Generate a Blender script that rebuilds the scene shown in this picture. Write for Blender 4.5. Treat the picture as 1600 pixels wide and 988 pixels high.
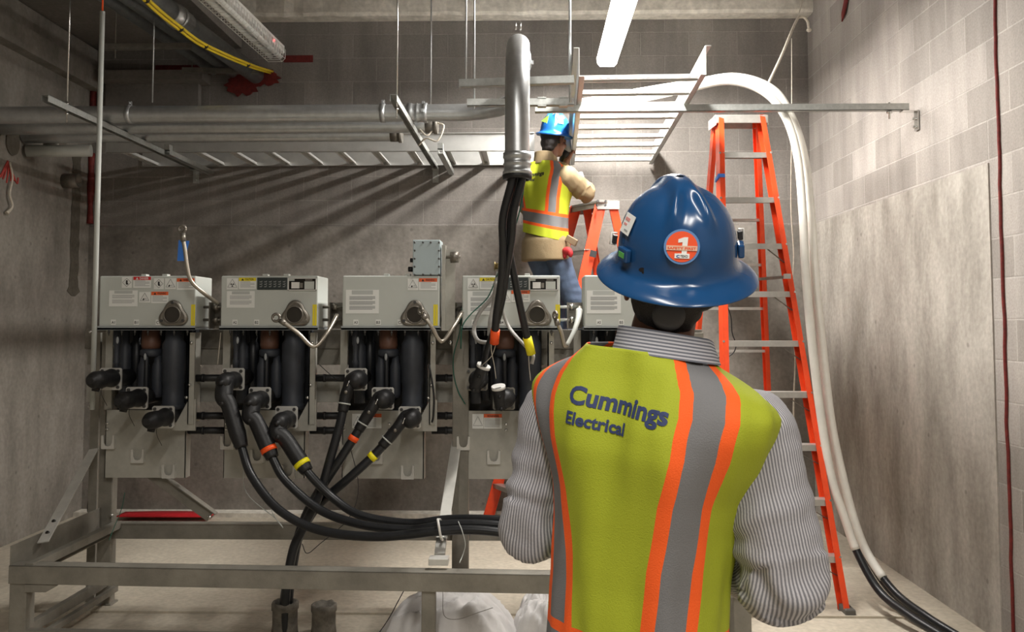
import bpy, bmesh, math, random
from mathutils import Vector, Matrix, Euler, noise
random.seed(7)
for o in list(bpy.data.objects): bpy.data.objects.remove(o)
S = bpy.context.scene
COL = S.collection
PI = math.pi
V = Vector
# ------------------------------------------------------------------ camera
F = 1340.0; CH = 1.58; PITCH = math.radians(3.0); YAW = math.atan(29/1340); CY = 435.0
cam = bpy.data.cameras.new('camera'); camo = bpy.data.objects.new('camera', cam); COL.objects.link(camo)
camo.location = (0, 0, CH); camo.rotation_euler = (PI/2+PITCH, 0, YAW)
cam.sensor_fit = 'HORIZONTAL'; cam.sensor_width = 36; cam.lens = F/1600*36; cam.shift_y = (CY-494)/1600
cam.clip_start = .02
S.camera = camo
CM = camo.rotation_euler.to_matrix()
def W(px, py, d):
    "world point seen at photo pixel px,py, at distance d in front of the camera plane"
    v = CM @ V(((px-800)/F, (CY-py)/F, -1)); v *= d/v.y
    return V((v.x, v.y, CH+v.z))
# ------------------------------------------------------------------ world and light
S.view_settings.view_transform = 'Standard'; S.view_settings.look = 'None'
S.view_settings.gamma = 1; S.view_settings.use_curve_mapping = False
S.view_settings.exposure = 0.95
w = bpy.data.worlds.new('world'); S.world = w; w.use_nodes = True
w.node_tree.nodes['Background'].inputs[0].default_value = (.9, .95, 1, 1)
w.node_tree.nodes['Background'].inputs[1].default_value = .10
def area(loc, sx, sy, power, col=(1, .93, .82), rot=(0, 0, 0)):
    l = bpy.data.lights.new('fluorescent_light', 'AREA'); l.shape = 'RECTANGLE'; l.size = sx; l.size_y = sy
    l.energy = power; l.color = col
    o = bpy.data.objects.new('fluorescent_light', l); COL.objects.link(o); o.location = loc; o.rotation_euler = rot
    return o
area((.62, 5.35, 3.58), .14, 2.5, 120, (1, .96, .90))                    # the lit strip over the tray
area((-.35, .1, 3.75), .14, 2.4, 36, (1, .95, .88))                     # strips over and behind the camera
area((1.0, -1.4, 3.75), .14, 2.4, 52, (1, .95, .88))
# ------------------------------------------------------------------ materials
MATS = {}
def nd(t, ty, **kw):
    n = t.nodes.new(ty)
    for k, v in kw.items(): setattr(n, k, v)
    return n
def mat(name, col, rough=.6, metal=0., var=.0, scale=8., bump=0., bscale=60., stretch=(1, 1, 1), col2=None, spec=.5, dist=.004):
    if name in MATS: return MATS[name]
    m = bpy.data.materials.new(name); m.use_nodes = True; t = m.node_tree; b = t.nodes['Principled BSDF']
    b.inputs['Base Color'].default_value = (*col, 1); b.inputs['Roughness'].default_value = rough
    b.inputs['Metallic'].default_value = metal; b.inputs['Specular IOR Level'].default_value = spec
    tc = nd(t, 'ShaderNodeTexCoord'); mp = nd(t, 'ShaderNodeMapping'); mp.inputs['Scale'].default_value = stretch
    t.links.new(tc.outputs['Object'], mp.inputs[0])
    n = nd(t, 'ShaderNodeTexNoise'); n.inputs['Scale'].default_value = scale; n.inputs['Detail'].default_value = 6; n.inputs['Roughness'].default_value = .65
    t.links.new(mp.outputs[0], n.inputs['Vector'])
    r = nd(t, 'ShaderNodeValToRGB'); r.color_ramp.elements[0].position = .3; r.color_ramp.elements[1].position = .72
    c2 = col2 or tuple(min(1, c*(1+var)) for c in col); c1 = tuple(c*(1-var) for c in col) if not col2 else col
    r.color_ramp.elements[0].color = (*c1, 1); r.color_ramp.elements[1].color = (*c2, 1)
    t.links.new(n.outputs['Fac'], r.inputs[0]); t.links.new(r.outputs[0], b.inputs['Base Color'])
    if bump:
        n2 = nd(t, 'ShaderNodeTexNoise'); n2.inputs['Scale'].default_value = bscale; n2.inputs['Detail'].default_value = 4
        t.links.new(mp.outputs[0], n2.inputs['Vector'])
        bp = nd(t, 'ShaderNodeBump'); bp.inputs['Strength'].default_value = bump; bp.inputs['Distance'].default_value = dist
        t.links.new(n2.outputs['Fac'], bp.inputs['Height']); t.links.new(bp.outputs[0], b.inputs['Normal'])
    MATS[name] = m; return m
def emis(name, col, s):
    m = bpy.data.materials.new(name); m.use_nodes = True; b = m.node_tree.nodes['Principled BSDF']
    b.inputs['Base Color'].default_value = (*col, 1); b.inputs['Emission Color'].default_value = (*col, 1); b.inputs['Emission Strength'].default_value = s
    return m
GALV = mat('galvanised steel', (.52, .54, .55), .36, .85, .22, 30, .12, 90)
PIPE = mat('galvanised pipe', (.60, .62, .63), .36, .85, .12, 16, .05, 60)
STRUT = mat('strut steel', (.46, .47, .45), .45, .75, .15, 40)
ALU = mat('tray aluminium', (.64, .64, .62), .44, .8, .08, 12)
DRUSTY = mat('dull steel', (.20, .185, .16), .5, .6, .3, 14)
RACK = mat('dusty steel rack', (.25, .235, .20), .62, .25, .28, 5, .2, 120)
RACKL = mat('bare bright steel', (.66, .65, .61), .45, .35, .12, 10)
BOXP = mat('light grey enamel', (.53, .555, .52), .45, 0, .05, 3)
BOXS = mat('darker grey enamel', (.33, .36, .37), .5, 0, .06, 3)
PLATE = mat('grey painted plate', (.42, .41, .365), .5, .15, .25, 4)
JBOX = mat('blue grey cover', (.42, .50, .52), .45, 0, .05, 4)
BLK = mat('black epoxy', (.012, .014, .018), .42, 0, .3, 10, .2, 60)
BLKG = mat('charcoal epoxy', (.036, .041, .052), .55, 0, .25, 10)
RUB = mat('black rubber', (.010, .010, .011), .5, 0, .3, 30, .2, 120)
CAB = mat('black cable jacket', (.012, .013, .015), .38, 0, .3, 40)
HOLE = mat('dark glass', (.016, .014, .012), .25)
BRN = mat('brown resin', (.12, .055, .035), .5, 0, .2, 12)
CASTM = mat('cast metal', (.24, .22, .19), .42, .7, .2, 25, .3, 90)
HANDLE = mat('handle steel', (.42, .38, .32), .36, .8, .12, 25)
WHT = mat('white label', (.80, .81, .78), .5)
LBG = mat('clear grey label', (.50, .52, .50), .5)
TXT = mat('grey print', (.34, .35, .35), .6)
INK = mat('black print', (.02, .02, .022), .6)
REDL = mat('red header', (.62, .02, .025), .5)
ORL = mat('orange header', (.80, .13, .03), .5)
YEL = mat('yellow label', (.80, .66, .02), .5)
BOLT = mat('bright bolt', (.7, .7, .68), .22, 1)
DBOLT = mat('dark bolt', (.12, .12, .12), .35, .8)
ORT = mat('orange tape', (.95, .10, .01), .5)
YET = mat('yellow tape', (.90, .80, .01), .5)
BLUET = mat('blue tape', (.05, .22, .75), .6)
GRN = mat('green wire', (.01, .12, .08), .5)
WPL = mat('white plastic', (.80, .79, .76), .4, 0, .04, 8)
COND = mat('grey pvc', (.50, .52, .49), .5, 0, .05, 8)
LADO = mat('orange fibreglass', (.85, .075, .015), .42, 0, .12, 12)
LADR = LADO
LADS = mat('ladder aluminium', (.52, .51, .48), .42, .6, .12, 20)
CAULK = mat('red fire caulk', (.15, .014, .011), .7, 0, .4, 30, .6, 60)
ROPE = mat('pale rope', (.55, .50, .42), .8, 0, .2, 50)
CLOTH = mat('white sheeting', (.72, .70, .69), .8, 0, .06, 10, .3, 40)
REDF = mat('red strap', (.55, .012, .02), .6, 0, .2, 10)
# ------------------------------------------------------------------ mesh builder
ORG = {}
_tc = {}
def text_geo(s, bold=.0):
    k = (s, bold)
    if k in _tc: return _tc[k]
    c = bpy.data.curves.new('t', 'FONT'); c.body = s; c.size = 1; c.offset = bold; c.resolution_u = 3
    o = bpy.data.objects.new('t', c); COL.objects.link(o)
    dg = bpy.context.evaluated_depsgraph_get(); dg.update()
    me = o.evaluated_get(dg).to_mesh()
    vs = [v.co.copy() for v in me.vertices]; fs = [tuple(p.vertices) for p in me.polygons]
    o.evaluated_get(dg).to_mesh_clear(); bpy.data.objects.remove(o); bpy.data.curves.remove(c)
    x0 = min(v.x for v in vs); x1 = max(v.x for v in vs)
    vs = [V((v.x-x0, v.y, 0)) for v in vs]
    _tc[k] = (vs, fs, x1-x0); return _tc[k]
def frame(d, up=None):
    d = d.normalized()
    up = up or (V((0, 0, 1)) if abs(d.z) < .95 else V((0, 1, 0)))
    s = d.cross(up).normalized(); u = s.cross(d).normalized()
    return s, u
def smooth_path(pts, n=8):
    P = [V(p) for p in pts]
    if len(P) < 3: return P
    Q = [P[0]*2-P[1]]+P+[P[-1]*2-P[-2]]; out = []
    for i in range(1, len(Q)-2):
        a, b, c, d = Q[i-1:i+3]
        for k in range(n):
            t = k/n
            out.append(.5*((2*b)+(c-a)*t+(2*a-5*b+4*c-d)*t*t+(3*b-a-3*c+d)*t**3))
    out.append(P[-1]); return out
class MB:
    def __init__(s): s.b = bmesh.new(); s.sm = False
    def face(s, vs, m=0, sm=False):
        try: f = s.b.faces.new(vs)
        except ValueError: return
        f.material_index = m; f.smooth = sm; return f
    def hexa(s, c8, m=0):
        v = [s.b.verts.new(c) for c in c8]
        for q in ((0, 3, 2, 1), (4, 5, 6, 7), (0, 1, 5, 4), (1, 2, 6, 5), (2, 3, 7, 6), (3, 0, 4, 7)): s.face([v[i] for i in q], m)
    def ab(s, a, b, m=0):
        x0, x1 = sorted((a[0], b[0])); y0, y1 = sorted((a[1], b[1])); z0, z1 = sorted((a[2], b[2]))
        s.hexa([(x0, y0, z0), (x1, y0, z0), (x1, y1, z0), (x0, y1, z0), (x0, y0, z1), (x1, y0, z1), (x1, y1, z1), (x0, y1, z1)], m); return s
    def box(s, c, sz, m=0, rot=None):
        R = (rot.to_matrix() if isinstance(rot, Euler) else rot) if rot else Matrix.Identity(3); c = V(c)
        s.hexa([c+R @ V((x*sz[0]/2, y*sz[1]/2, z*sz[2]/2)) for x, y, z in ((-1, -1, -1), (1, -1, -1), (1, 1, -1), (-1, 1, -1), (-1, -1, 1), (1, -1, 1), (1, 1, 1), (-1, 1, 1))], m); return s
    def beam(s, p0, p1, w, h, up=None, m=0, w1=None, h1=None):
        p0, p1 = V(p0), V(p1); a, u = frame(p1-p0, up); w1 = w1 or w; h1 = h1 or h
        c = []
        for p, ww, hh in ((p0, w, h), (p1, w1, h1)):
            c += [p-a*ww/2-u*hh/2, p+a*ww/2-u*hh/2, p+a*ww/2+u*hh/2, p-a*ww/2+u*hh/2]
        s.hexa(c, m); return s
    def channel(s, p0, p1, w, h, t=.003, up=None, m=0, open_up=True):
        "C shape: back plate with two flanges"
        p0, p1 = V(p0), V(p1); a, u = frame(p1-p0, up); q = -1 if open_up else 1
        s.beam(p0+u*q*(h/2-t/2), p1+u*q*(h/2-t/2), w, t, u, m)
        for k in (-1, 1): s.beam(p0+a*k*(w/2-t/2), p1+a*k*(w/2-t/2), t, h, u, m)
        return s
    def rings(s, R, m=0, cap=True, sm=True, close=True):
        vv = [[s.b.verts.new(p) for p in r] for r in R]; n = len(R[0])
        for a, b in zip(vv, vv[1:]):
            for i in range(n if close else n-1):
                j = (i+1) % n; s.face([a[i], a[j], b[j], b[i]], m, sm)
        if cap:
            s.face(vv[0][::-1], m); s.face(vv[-1], m)
        return vv
    def tube(s, pts, r, seg=10, n=8, m=0, straight=False, cap=True):
        P = [V(p) for p in pts] if straight else smooth_path(pts, n)
        rr = r if isinstance(r, (list, tuple)) else None
        R = []; d0 = (P[1]-P[0]).normalized(); a, u = frame(d0)
        for i, p in enumerate(P):
            d = (P[min(i+1, len(P)-1)]-P[max(i-1, 0)]).normalized()
            a = (a-d*a.dot(d)).normalized(); u = a.cross(d).normalized()
            if rr: k = i/(len(P)-1)*(len(rr)-1); j = min(int(k), len(rr)-2); q = rr[j]+(rr[j+1]-rr[j])*(k-j)
            else: q = r
            R.append([p+(a*math.cos(t)+u*math.sin(t))*q for t in (2*PI*k/seg for k in range(seg))])
        s.rings(R[::-1] if False else R, m, cap); return s
    def cyl(s, p0, p1, r0, r1=None, seg=16, m=0, cap=True):
        p0, p1 = V(p0), V(p1); r1 = r0 if r1 is None else r1; a, u = frame(p1-p0)
        s.rings([[p+(a*math.cos(t)+u*math.sin(t))*r for t in (2*PI*k/seg for k in range(seg))] for p, r in ((p0, r0), (p1, r1))], m, cap); return s
    def lathe(s, o, ax, prof, seg=24, m=0, cap=True):
        "prof: list of (distance along axis, radius)"
        o = V(o); ax = V(ax).normalized(); a, u = frame(ax)
        s.rings([[o+ax*z+(a*math.cos(t)+u*math.sin(t))*max(r, .0005) for t in (2*PI*k/seg for k in range(seg))] for z, r in prof], m, cap); return s
    def ball(s, c, r, m=0, seg=12, rz=None, sc=(1, 1, 1)):
        c = V(c); R = []
        for i in range(seg//2+1):
            ph = PI*i/(seg//2); q = max(math.sin(ph), .01)
            R.append([c+V((q*math.cos(t)*r*sc[0], q*math.sin(t)*r*sc[1], math.cos(ph)*r*sc[2])) for t in (2*PI*k/seg for k in range(seg))])
        s.rings(R, m); return s
    def prism(s, poly, o, ux, uy, th, m=0):
        "flat outline in axes ux,uy extruded along ux x uy by th"
        o, ux, uy = V(o), V(ux), V(uy); n = ux.cross(uy).normalized()
        A = [s.b.verts.new(o+ux*x+uy*y) for x, y in poly]; B = [s.b.verts.new(o+ux*x+uy*y+n*th) for x, y in poly]
        s.face(A[::-1], m); s.face(B, m)
        for i in range(len(A)):
            j = (i+1) % len(A); s.face([A[i], A[j], B[j], B[i]], m)
        return s
    def plane(s, o, ux, uy, w, h, m=0, th=.0006):
        "thin plate: corner o, axes ux,uy, thickness along the normal"
        return s.prism([(0, 0), (w, 0), (w, h), (0, h)], o, ux, uy, th, m)
    def text(s, t, o, ux, uy, size, m=0, bold=0, width=None, fn=None):
        vs, fs, wd = text_geo(t, bold); o, ux, uy = V(o), V(ux), V(uy); kx = (width/wd) if width else size
        A = [s.b.verts.new(fn(v.x*kx, v.y*size) if fn else o+ux*v.x*kx+uy*v.y*size) for v in vs]
        for f in fs: s.face([A[i] for i in f], m)
        return s
    def build(s, name, mats, parent=None, loc=None, bevel=0, raw=False, subsurf=0):
        mats = mats if isinstance(mats, (list, tuple)) else [mats]
        bmesh.ops.recalc_face_normals(s.b, faces=s.b.faces[:]) if not raw else None
        if parent is not None: off = ORG[parent.name]
        elif loc is not None: off = V(loc)
        else:
            xs = [v.co for v in s.b.verts]
            off = V(((min(c.x for c in xs)+max(c.x for c in xs))/2, (min(c.y for c in xs)+max(c.y for c in xs))/2, min(c.z for c in xs)))
        for v in s.b.verts: v.co -= off
        me = bpy.data.meshes.new(name); s.b.to_mesh(me); s.b.free()
        for m in mats: me.materials.append(m)
        o = bpy.data.objects.new(name, me); COL.objects.link(o)
        if parent is not None: o.parent = parent
        else: o.location = off
        ORG[o.name] = off
        if bevel:
            b = o.modifiers.new('bevel', 'BEVEL'); b.width = bevel; b.segments = 2; b.limit_method = 'ANGLE'; b.angle_limit = math.radians(50)
        if subsurf:
            b = o.modifiers.new('sub', 'SUBSURF'); b.levels = b.render_levels = subsurf
        return o
def tag(o, label=None, cat=None, group=None, kind=None):
    if label: o['label'] = label
    if cat: o['category'] = cat
    if group: o['group'] = group
    if kind: o['kind'] = kind
    return o
def thing(name, loc, label, cat, group=None, rz=0):
    o = bpy.data.objects.new(name, None); COL.objects.link(o); o.location = loc; o.rotation_euler = (0, 0, rz)
    ORG[o.name] = V((0, 0, 0)) if rz else V(loc); o.empty_display_size = .1
    return tag(o, label, cat, group)
def struct(o): o['kind'] = 'structure'; return o
EX, EY, EZ = V((1, 0, 0)), V((0, 1, 0)), V((0, 0, 1))
# ================================================================== room
XL, XR, YB, ZC = -3.74, 2.335, 7.16, 4.32
def masonry(name, axis, c1, c2, mortar):
    m = bpy.data.materials.new(name); m.use_nodes = True; t = m.node_tree; b = t.nodes['Principled BSDF']
    tc = nd(t, 'ShaderNodeTexCoord'); sx = nd(t, 'ShaderNodeSeparateXYZ'); cb = nd(t, 'ShaderNodeCombineXYZ')
    t.links.new(tc.outputs['Object'], sx.inputs[0])
    ad = nd(t, 'ShaderNodeMath', operation='ADD'); ad.inputs[1].default_value = 20*.2032-3.428
    t.links.new(sx.outputs['Z'], ad.inputs[0]); t.links.new(ad.outputs[0], cb.inputs['Y'])
    ax = nd(t, 'ShaderNodeMath', operation='ADD'); ax.inputs[1].default_value = 20.0
    t.links.new(sx.outputs[axis], ax.inputs[0]); t.links.new(ax.outputs[0], cb.inputs['X'])
    br = nd(t, 'ShaderNodeTexBrick'); br.offset = .5
    br.inputs['Scale'].default_value = 1; br.inputs['Brick Width'].default_value = .4064; br.inputs['Row Height'].default_value = .2032
    br.inputs['Mortar Size'].default_value = .005; br.inputs['Mortar Smooth'].default_value = .35
    br.inputs['Color1'].default_value = (*c1, 1); br.inputs['Color2'].default_value = (*c2, 1); br.inputs['Mortar'].default_value = (*mortar, 1)
    t.links.new(cb.outputs[0], br.inputs['Vector'])
    # streaks and blotches
    mp = nd(t, 'ShaderNodeMapping'); mp.inputs['Scale'].default_value = (3.2, 3.2, .55); t.links.new(tc.outputs['Object'], mp.inputs[0])
    n = nd(t, 'ShaderNodeTexNoise'); n.inputs['Scale'].default_value = 1.6; n.inputs['Detail'].default_value = 7; n.inputs['Roughness'].default_value = .6
    t.links.new(mp.outputs[0], n.inputs['Vector'])
    r = nd(t, 'ShaderNodeMapRange'); r.inputs[1].default_value = .3; r.inputs[2].default_value = .7; r.inputs[3].default_value = .80; r.inputs[4].default_value = 1.16
    t.links.new(n.outputs['Fac'], r.inputs[0])
    fn = nd(t, 'ShaderNodeTexNoise'); fn.inputs['Scale'].default_value = 90; fn.inputs['Detail'].default_value = 3
    t.links.new(tc.outputs['Object'], fn.inputs['Vector'])
    r2 = nd(t, 'ShaderNodeMapRange'); r2.inputs[1].default_value = .3; r2.inputs[2].default_value = .7; r2.inputs[3].default_value = .9; r2.inputs[4].default_value = 1.1
    t.links.new(fn.outputs['Fac'], r2.inputs[0])
    ml = nd(t, 'ShaderNodeMath', operation='MULTIPLY'); t.links.new(r.outputs[0], ml.inputs[0]); t.links.new(r2.outputs[0], ml.inputs[1])
    vm = nd(t, 'ShaderNodeVectorMath', operation='SCALE'); t.links.new(br.outputs['Color'], vm.inputs[0]); t.links.new(ml.outputs[0], vm.inputs['Scale'])
    t.links.new(vm.outputs[0], b.inputs['Base Color']); b.inputs['Roughness'].default_value = .9; b.inputs['Specular IOR Level'].default_value = .2
    hh = nd(t, 'ShaderNodeMath', operation='MULTIPLY_ADD'); hh.inputs[1].default_value = -1.0
    t.links.new(br.outputs['Fac'], hh.inputs[0]); sc = nd(t, 'ShaderNodeMath', operation='MULTIPLY'); sc.inputs[1].default_value = .35
    t.links.new(fn.outputs['Fac'], sc.inputs[0]); t.links.new(sc.outputs[0], hh.inputs[2])
    bp = nd(t, 'ShaderNodeBump'); bp.inputs['Strength'].default_value = .5; bp.inputs['Distance'].default_value = .006
    t.links.new(hh.outputs[0], bp.inputs['Height']); t.links.new(bp.outputs[0], b.inputs['Normal'])
    return m
def concrete(name, ca, cb_, streak=(2.2, 2.2, .5), holes=True, big=1.3):
    m = bpy.data.materials.new(name); m.use_nodes = True; t = m.node_tree; b = t.nodes['Principled BSDF']
    tc = nd(t, 'ShaderNodeTexCoord'); mp = nd(t, 'ShaderNodeMapping'); mp.inputs['Scale'].default_value = streak
    t.links.new(tc.outputs['Object'], mp.inputs[0])
    n = nd(t, 'ShaderNodeTexNoise'); n.inputs['Scale'].default_value = big; n.inputs['Detail'].default_value = 9; n.inputs['Roughness'].default_value = .62
    t.links.new(mp.outputs[0], n.inputs['Vector'])
    r = nd(t, 'ShaderNodeValToRGB'); r.color_ramp.elements[0].position = .32; r.color_ramp.elements[1].position = .68
    r.color_ramp.elements[0].color = (*ca, 1); r.color_ramp.elements[1].color = (*cb_, 1); t.links.new(n.outputs['Fac'], r.inputs[0])
    fn = nd(t, 'ShaderNodeTexNoise'); fn.inputs['Scale'].default_value = 34; fn.inputs['Detail'].default_value = 5
    t.links.new(tc.outputs['Object'], fn.inputs['Vector'])
    r2 = nd(t, 'ShaderNodeMapRange'); r2.inputs[1].default_value = .3; r2.inputs[2].default_value = .7; r2.inputs[3].default_value = .88; r2.inputs[4].default_value = 1.1
    t.links.new(fn.outputs['Fac'], r2.inputs[0])
    vo = nd(t, 'ShaderNodeTexVoronoi'); vo.inputs['Scale'].default_value = 5.5; t.links.new(tc.outputs['Object'], vo.inputs['Vector'])
    r3 = nd(t, 'ShaderNodeMapRange'); r3.inputs[1].default_value = .05; r3.inputs[2].default_value = .09; r3.inputs[3].default_value = .72 if holes else 1; r3.inputs[4].default_value = 1
    t.links.new(vo.outputs['Distance'], r3.inputs[0])
    ml = nd(t, 'ShaderNodeMath', operation='MULTIPLY'); t.links.new(r2.outputs[0], ml.inputs[0]); t.links.new(r3.outputs[0], ml.inputs[1])
    vm = nd(t, 'ShaderNodeVectorMath', operation='SCALE'); t.links.new(r.outputs[0], vm.inputs[0]); t.links.new(ml.outputs[0], vm.inputs['Scale'])
    t.links.new(vm.outputs[0], b.inputs['Base Color']); b.inputs['Roughness'].default_value = .85; b.inputs['Specular IOR Level'].default_value = .25
    bp = nd(t, 'ShaderNodeBump'); bp.inputs['Strength'].default_value = .35; bp.inputs['Distance'].default_value = .006
    t.links.new(fn.outputs['Fac'], bp.inputs['Height']); t.links.new(bp.outputs[0], b.inputs['Normal'])
    return m
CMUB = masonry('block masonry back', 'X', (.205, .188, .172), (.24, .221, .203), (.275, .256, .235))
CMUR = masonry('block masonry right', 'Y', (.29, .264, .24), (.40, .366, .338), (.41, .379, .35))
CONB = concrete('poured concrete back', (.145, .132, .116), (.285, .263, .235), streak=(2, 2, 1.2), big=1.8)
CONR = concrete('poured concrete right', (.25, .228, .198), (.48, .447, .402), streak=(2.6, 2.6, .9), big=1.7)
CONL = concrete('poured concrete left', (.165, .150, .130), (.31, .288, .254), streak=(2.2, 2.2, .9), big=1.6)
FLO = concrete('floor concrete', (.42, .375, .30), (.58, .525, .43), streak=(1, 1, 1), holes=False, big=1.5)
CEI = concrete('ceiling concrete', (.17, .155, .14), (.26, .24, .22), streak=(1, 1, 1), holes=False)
BEAMC = concrete('rough beam concrete', (.52, .49, .43), (.80, .76, .68), streak=(3, 3, 3), holes=False, big=3)
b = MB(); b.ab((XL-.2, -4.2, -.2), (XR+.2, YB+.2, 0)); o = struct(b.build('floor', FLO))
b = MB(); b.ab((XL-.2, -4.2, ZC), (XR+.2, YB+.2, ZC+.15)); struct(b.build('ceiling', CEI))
ZP = 2.395
def wall(name, a, c, mt):
    bb = MB(); bb.ab(a, c); o = bb.build(name, mt, loc=(0, 0, 0)); return struct(o)
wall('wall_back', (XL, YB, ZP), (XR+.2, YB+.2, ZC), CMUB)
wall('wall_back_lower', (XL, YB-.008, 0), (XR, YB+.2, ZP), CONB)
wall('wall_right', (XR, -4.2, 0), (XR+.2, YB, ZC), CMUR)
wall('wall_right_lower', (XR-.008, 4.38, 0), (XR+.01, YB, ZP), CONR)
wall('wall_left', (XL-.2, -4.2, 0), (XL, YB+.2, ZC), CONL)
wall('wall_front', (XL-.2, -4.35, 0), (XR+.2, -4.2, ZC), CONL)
# slab edge above the back wall, dropped deck on the left, ledge on the left wall
bb = MB()
R = []
random.seed(3)
N = 60
x0, x1 = -2.45, 2.33
for i in range(N+1):
    x = x0+(x1-x0)*i/N; j = .018*noise.noise(V((x*5, 0, 0)))+.012*noise.noise(V((x*14, 3, 0)))
    R.append([(x, 6.98+j, ZC), (x, 6.98+j, 4.165+j), (x, 7.0, 4.14+j*.6), (x, 7.06, 4.14), (x, 7.15, 4.145), (x, 7.15, ZC)])
bb.rings(R, sm=False); struct(bb.build('trim_1', BEAMC))
bb = MB(); bb.ab((XL+.001, 1.5, 3.92), (-2.46, 7.15, ZC-.001)); struct(bb.build('trim_2', CEI))
bb = MB(); bb.ab((XL+.001, 1.5, 3.55), (XL+.10, 7.15, 3.72)); bb.ab((XL+.001, 1.5, 3.72), (XL+.04, 7.15, 3.91)); struct(bb.build('trim_3', CONL))
bb = MB(); bb.ab((XL+.15, 6.95, 3.60), (-2.72, 7.15, 3.68)); bb.ab((XL+.15, 7.08, 3.35), (-2.80, 7.15, 3.60)); struct(bb.build('trim_4', CEI))
# red sealant joint in the right wall, corner caulk on the left
bb = MB(); pts = []
for i in range(60):
    z = ZC*i/59; pts.append((XR-.006, 4.275+.012*noise.noise(V((0, z*6, 1)))+.02*noise.noise(V((0, z*1.3, 5))), z))
bb.tube(pts, .009, 6, 1, straight=True); struct(bb.build('trim_5', CAULK))
bb = MB(); bb.tube([(XL+.02, YB-.03, 2.42+i*.05) for i in range(13)], [.03, .02, .035, .025, .03], 6, 1, straight=True)
bb.tube([(XL+.02, YB-.03, 3.3+i*.05) for i in range(10)], .028, 6, 1, straight=True); struct(bb.build('trim_6', CAULK))
bb = MB(); bb.ab((-2.1, YB-.006, 3.80), (-1.85, YB, 3.86)); bb.ab((-3.2, YB-.012, 3.70), (-2.6, YB, 3.78)); struct(bb.build('trim_7', CAULK))
p = W(1318, 8, 5.9); bb = MB(); bb.prism([(0, 0), (.06, .05), (.16, .17), (.10, .19), (.0, .06)], (XR-.012, 6.32, 3.82), -EY, EZ, .01); struct(bb.build('trim_8', CAULK))
# recess line of the floor slab in front of the back wall
bb = MB(); bb.ab((-2.9, 4.72, 0), (2.0, 4.80, .012)); struct(bb.build('trim_9', FLO))
# dark damp stains on the left wall (thin painted-on wear with their own outline)
STAIN = mat('damp stain', (.10, .088, .068), .8, 0, .3, 20)
def stain(zs, y, wds, nm):
    mb = MB(); L = []; Rr = []
    for z, wd in zip(zs, wds):
        for k in (0,):
            jj = .02*noise.noise(V((z*9, y, 2))); L.append((y-wd/2+jj, z)); Rr.append((y+wd/2+jj*.4, z))
    mb.prism(L+Rr[::-1], (XL+.003, 0, 0), EY, EZ, .002); return struct(mb.build(nm, STAIN))
zz = [3.0-.04*i for i in range(31)]
stain(zz, 6.93, [.13+.04*noise.noise(V((i*.6, 0, 0))) for i in range(29)]+[.2, .05], 'trim_10')
zz = [2.95-.06*i for i in range(46)]
stain(zz, 5.62, [.035+.03*noise.noise(V((i*.5, 7, 0))) for i in range(46)], 'trim_11')
# floor curb where the slab meets the back wall
bb = MB(); bb.ab((XL, 7.02, 0), (XR, YB, .035)); struct(bb.build('baseboard_back', BEAMC))

# ================================================================== overhead services
# ---- lit strip light over the tray
def strip_light(x, y0, y1, z, lit, label, group=None, wd=.16):
    t = thing('strip_light', (x, (y0+y1)/2, z), label, 'ceiling light')
    h = MB(); h.ab((x-wd*.42, y0, z+.03), (x+wd*.42, y1, z+.075)); h.build('housing', WPL, t, bevel=.004)
    l = MB(); prof = [(-.5, .03), (-.47, -.01), (-.34, -.035), (.34, -.035), (.47, -.01), (.5, .03)]
    R = [[(x+a*wd, y, z+c) for a, c in prof] for y in (y0, y1)]
    l.rings(R, sm=False); l.build('lens', LENS_ON if lit else WPL, t)
    e = MB()
    for y in (y0, y1): e.prism([(a*wd*1.04, c*1.1) for a, c in prof], (x, y-.006, z), EX, EZ, -.012)
    e.build('end_cap', WPL, t)
    for k in (.12, .88):
        s = MB(); s.tube([(x, y0+(y1-y0)*k, z+.07), (x, y0+(y1-y0)*k, ZC)], .003, 6, straight=True); s.build('hanger', GALV, t)
    return t
LENS_ON = emis('lit lens', (1, .96, .92), 9)
strip_light(.60, 4.05, 6.62, 3.62, True, 'lit white fluorescent strip light hanging above the ladder-type cable tray')
# ---- unlit guarded strip light, top left
t = thing('strip_light', W(380, 40, 6), 'unlit white strip light behind a white wire guard, beside the yellow cable', 'ceiling light')
pA = W(430, 84, 6.5); pB = W(338, -5, 5.37); dd = (pB-pA); dd.z = 0; pB = pA+dd*1.35
h = MB(); a_, u_ = frame(pB-pA)
if a_.x < 0: a_ = -a_
h.beam(pA+EZ*.03, pB+EZ*.03, .15, .06, EZ); h.build('housing', WPL, t, bevel=.006)
for s in (-.035, .035):
    g = MB(); g.tube([pA+a_*s-EZ*.022, pB+a_*s-EZ*.022], .019, 12, straight=True); g.build('tube_lamp', WHT, t)
g = MB()
Ln = (pB-pA).length; dn = (pB-pA).normalized(); prof = [(-.08, .03), (-.078, -.04), (-.055, -.062), (.055, -.062), (.078, -.04), (.08, .03)]
for k in range(int(Ln/.05)):
    q = pA+dn*k*.05; g.tube([q+a_*x+EZ*z for x, z in prof], .0026, 4, straight=True)
for x, z in prof: g.tube([pA+a_*x+EZ*z, pB+a_*x+EZ*z], .002, 4, straight=True)
g.build('wire_guard', WPL, t)
g = MB(); g.ball(pA+dn*.25+a_*.078+EZ*.02, .006); g.build('indicator_lamp', emis('red indicator', (1, .05, .05), 4), t)
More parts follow.
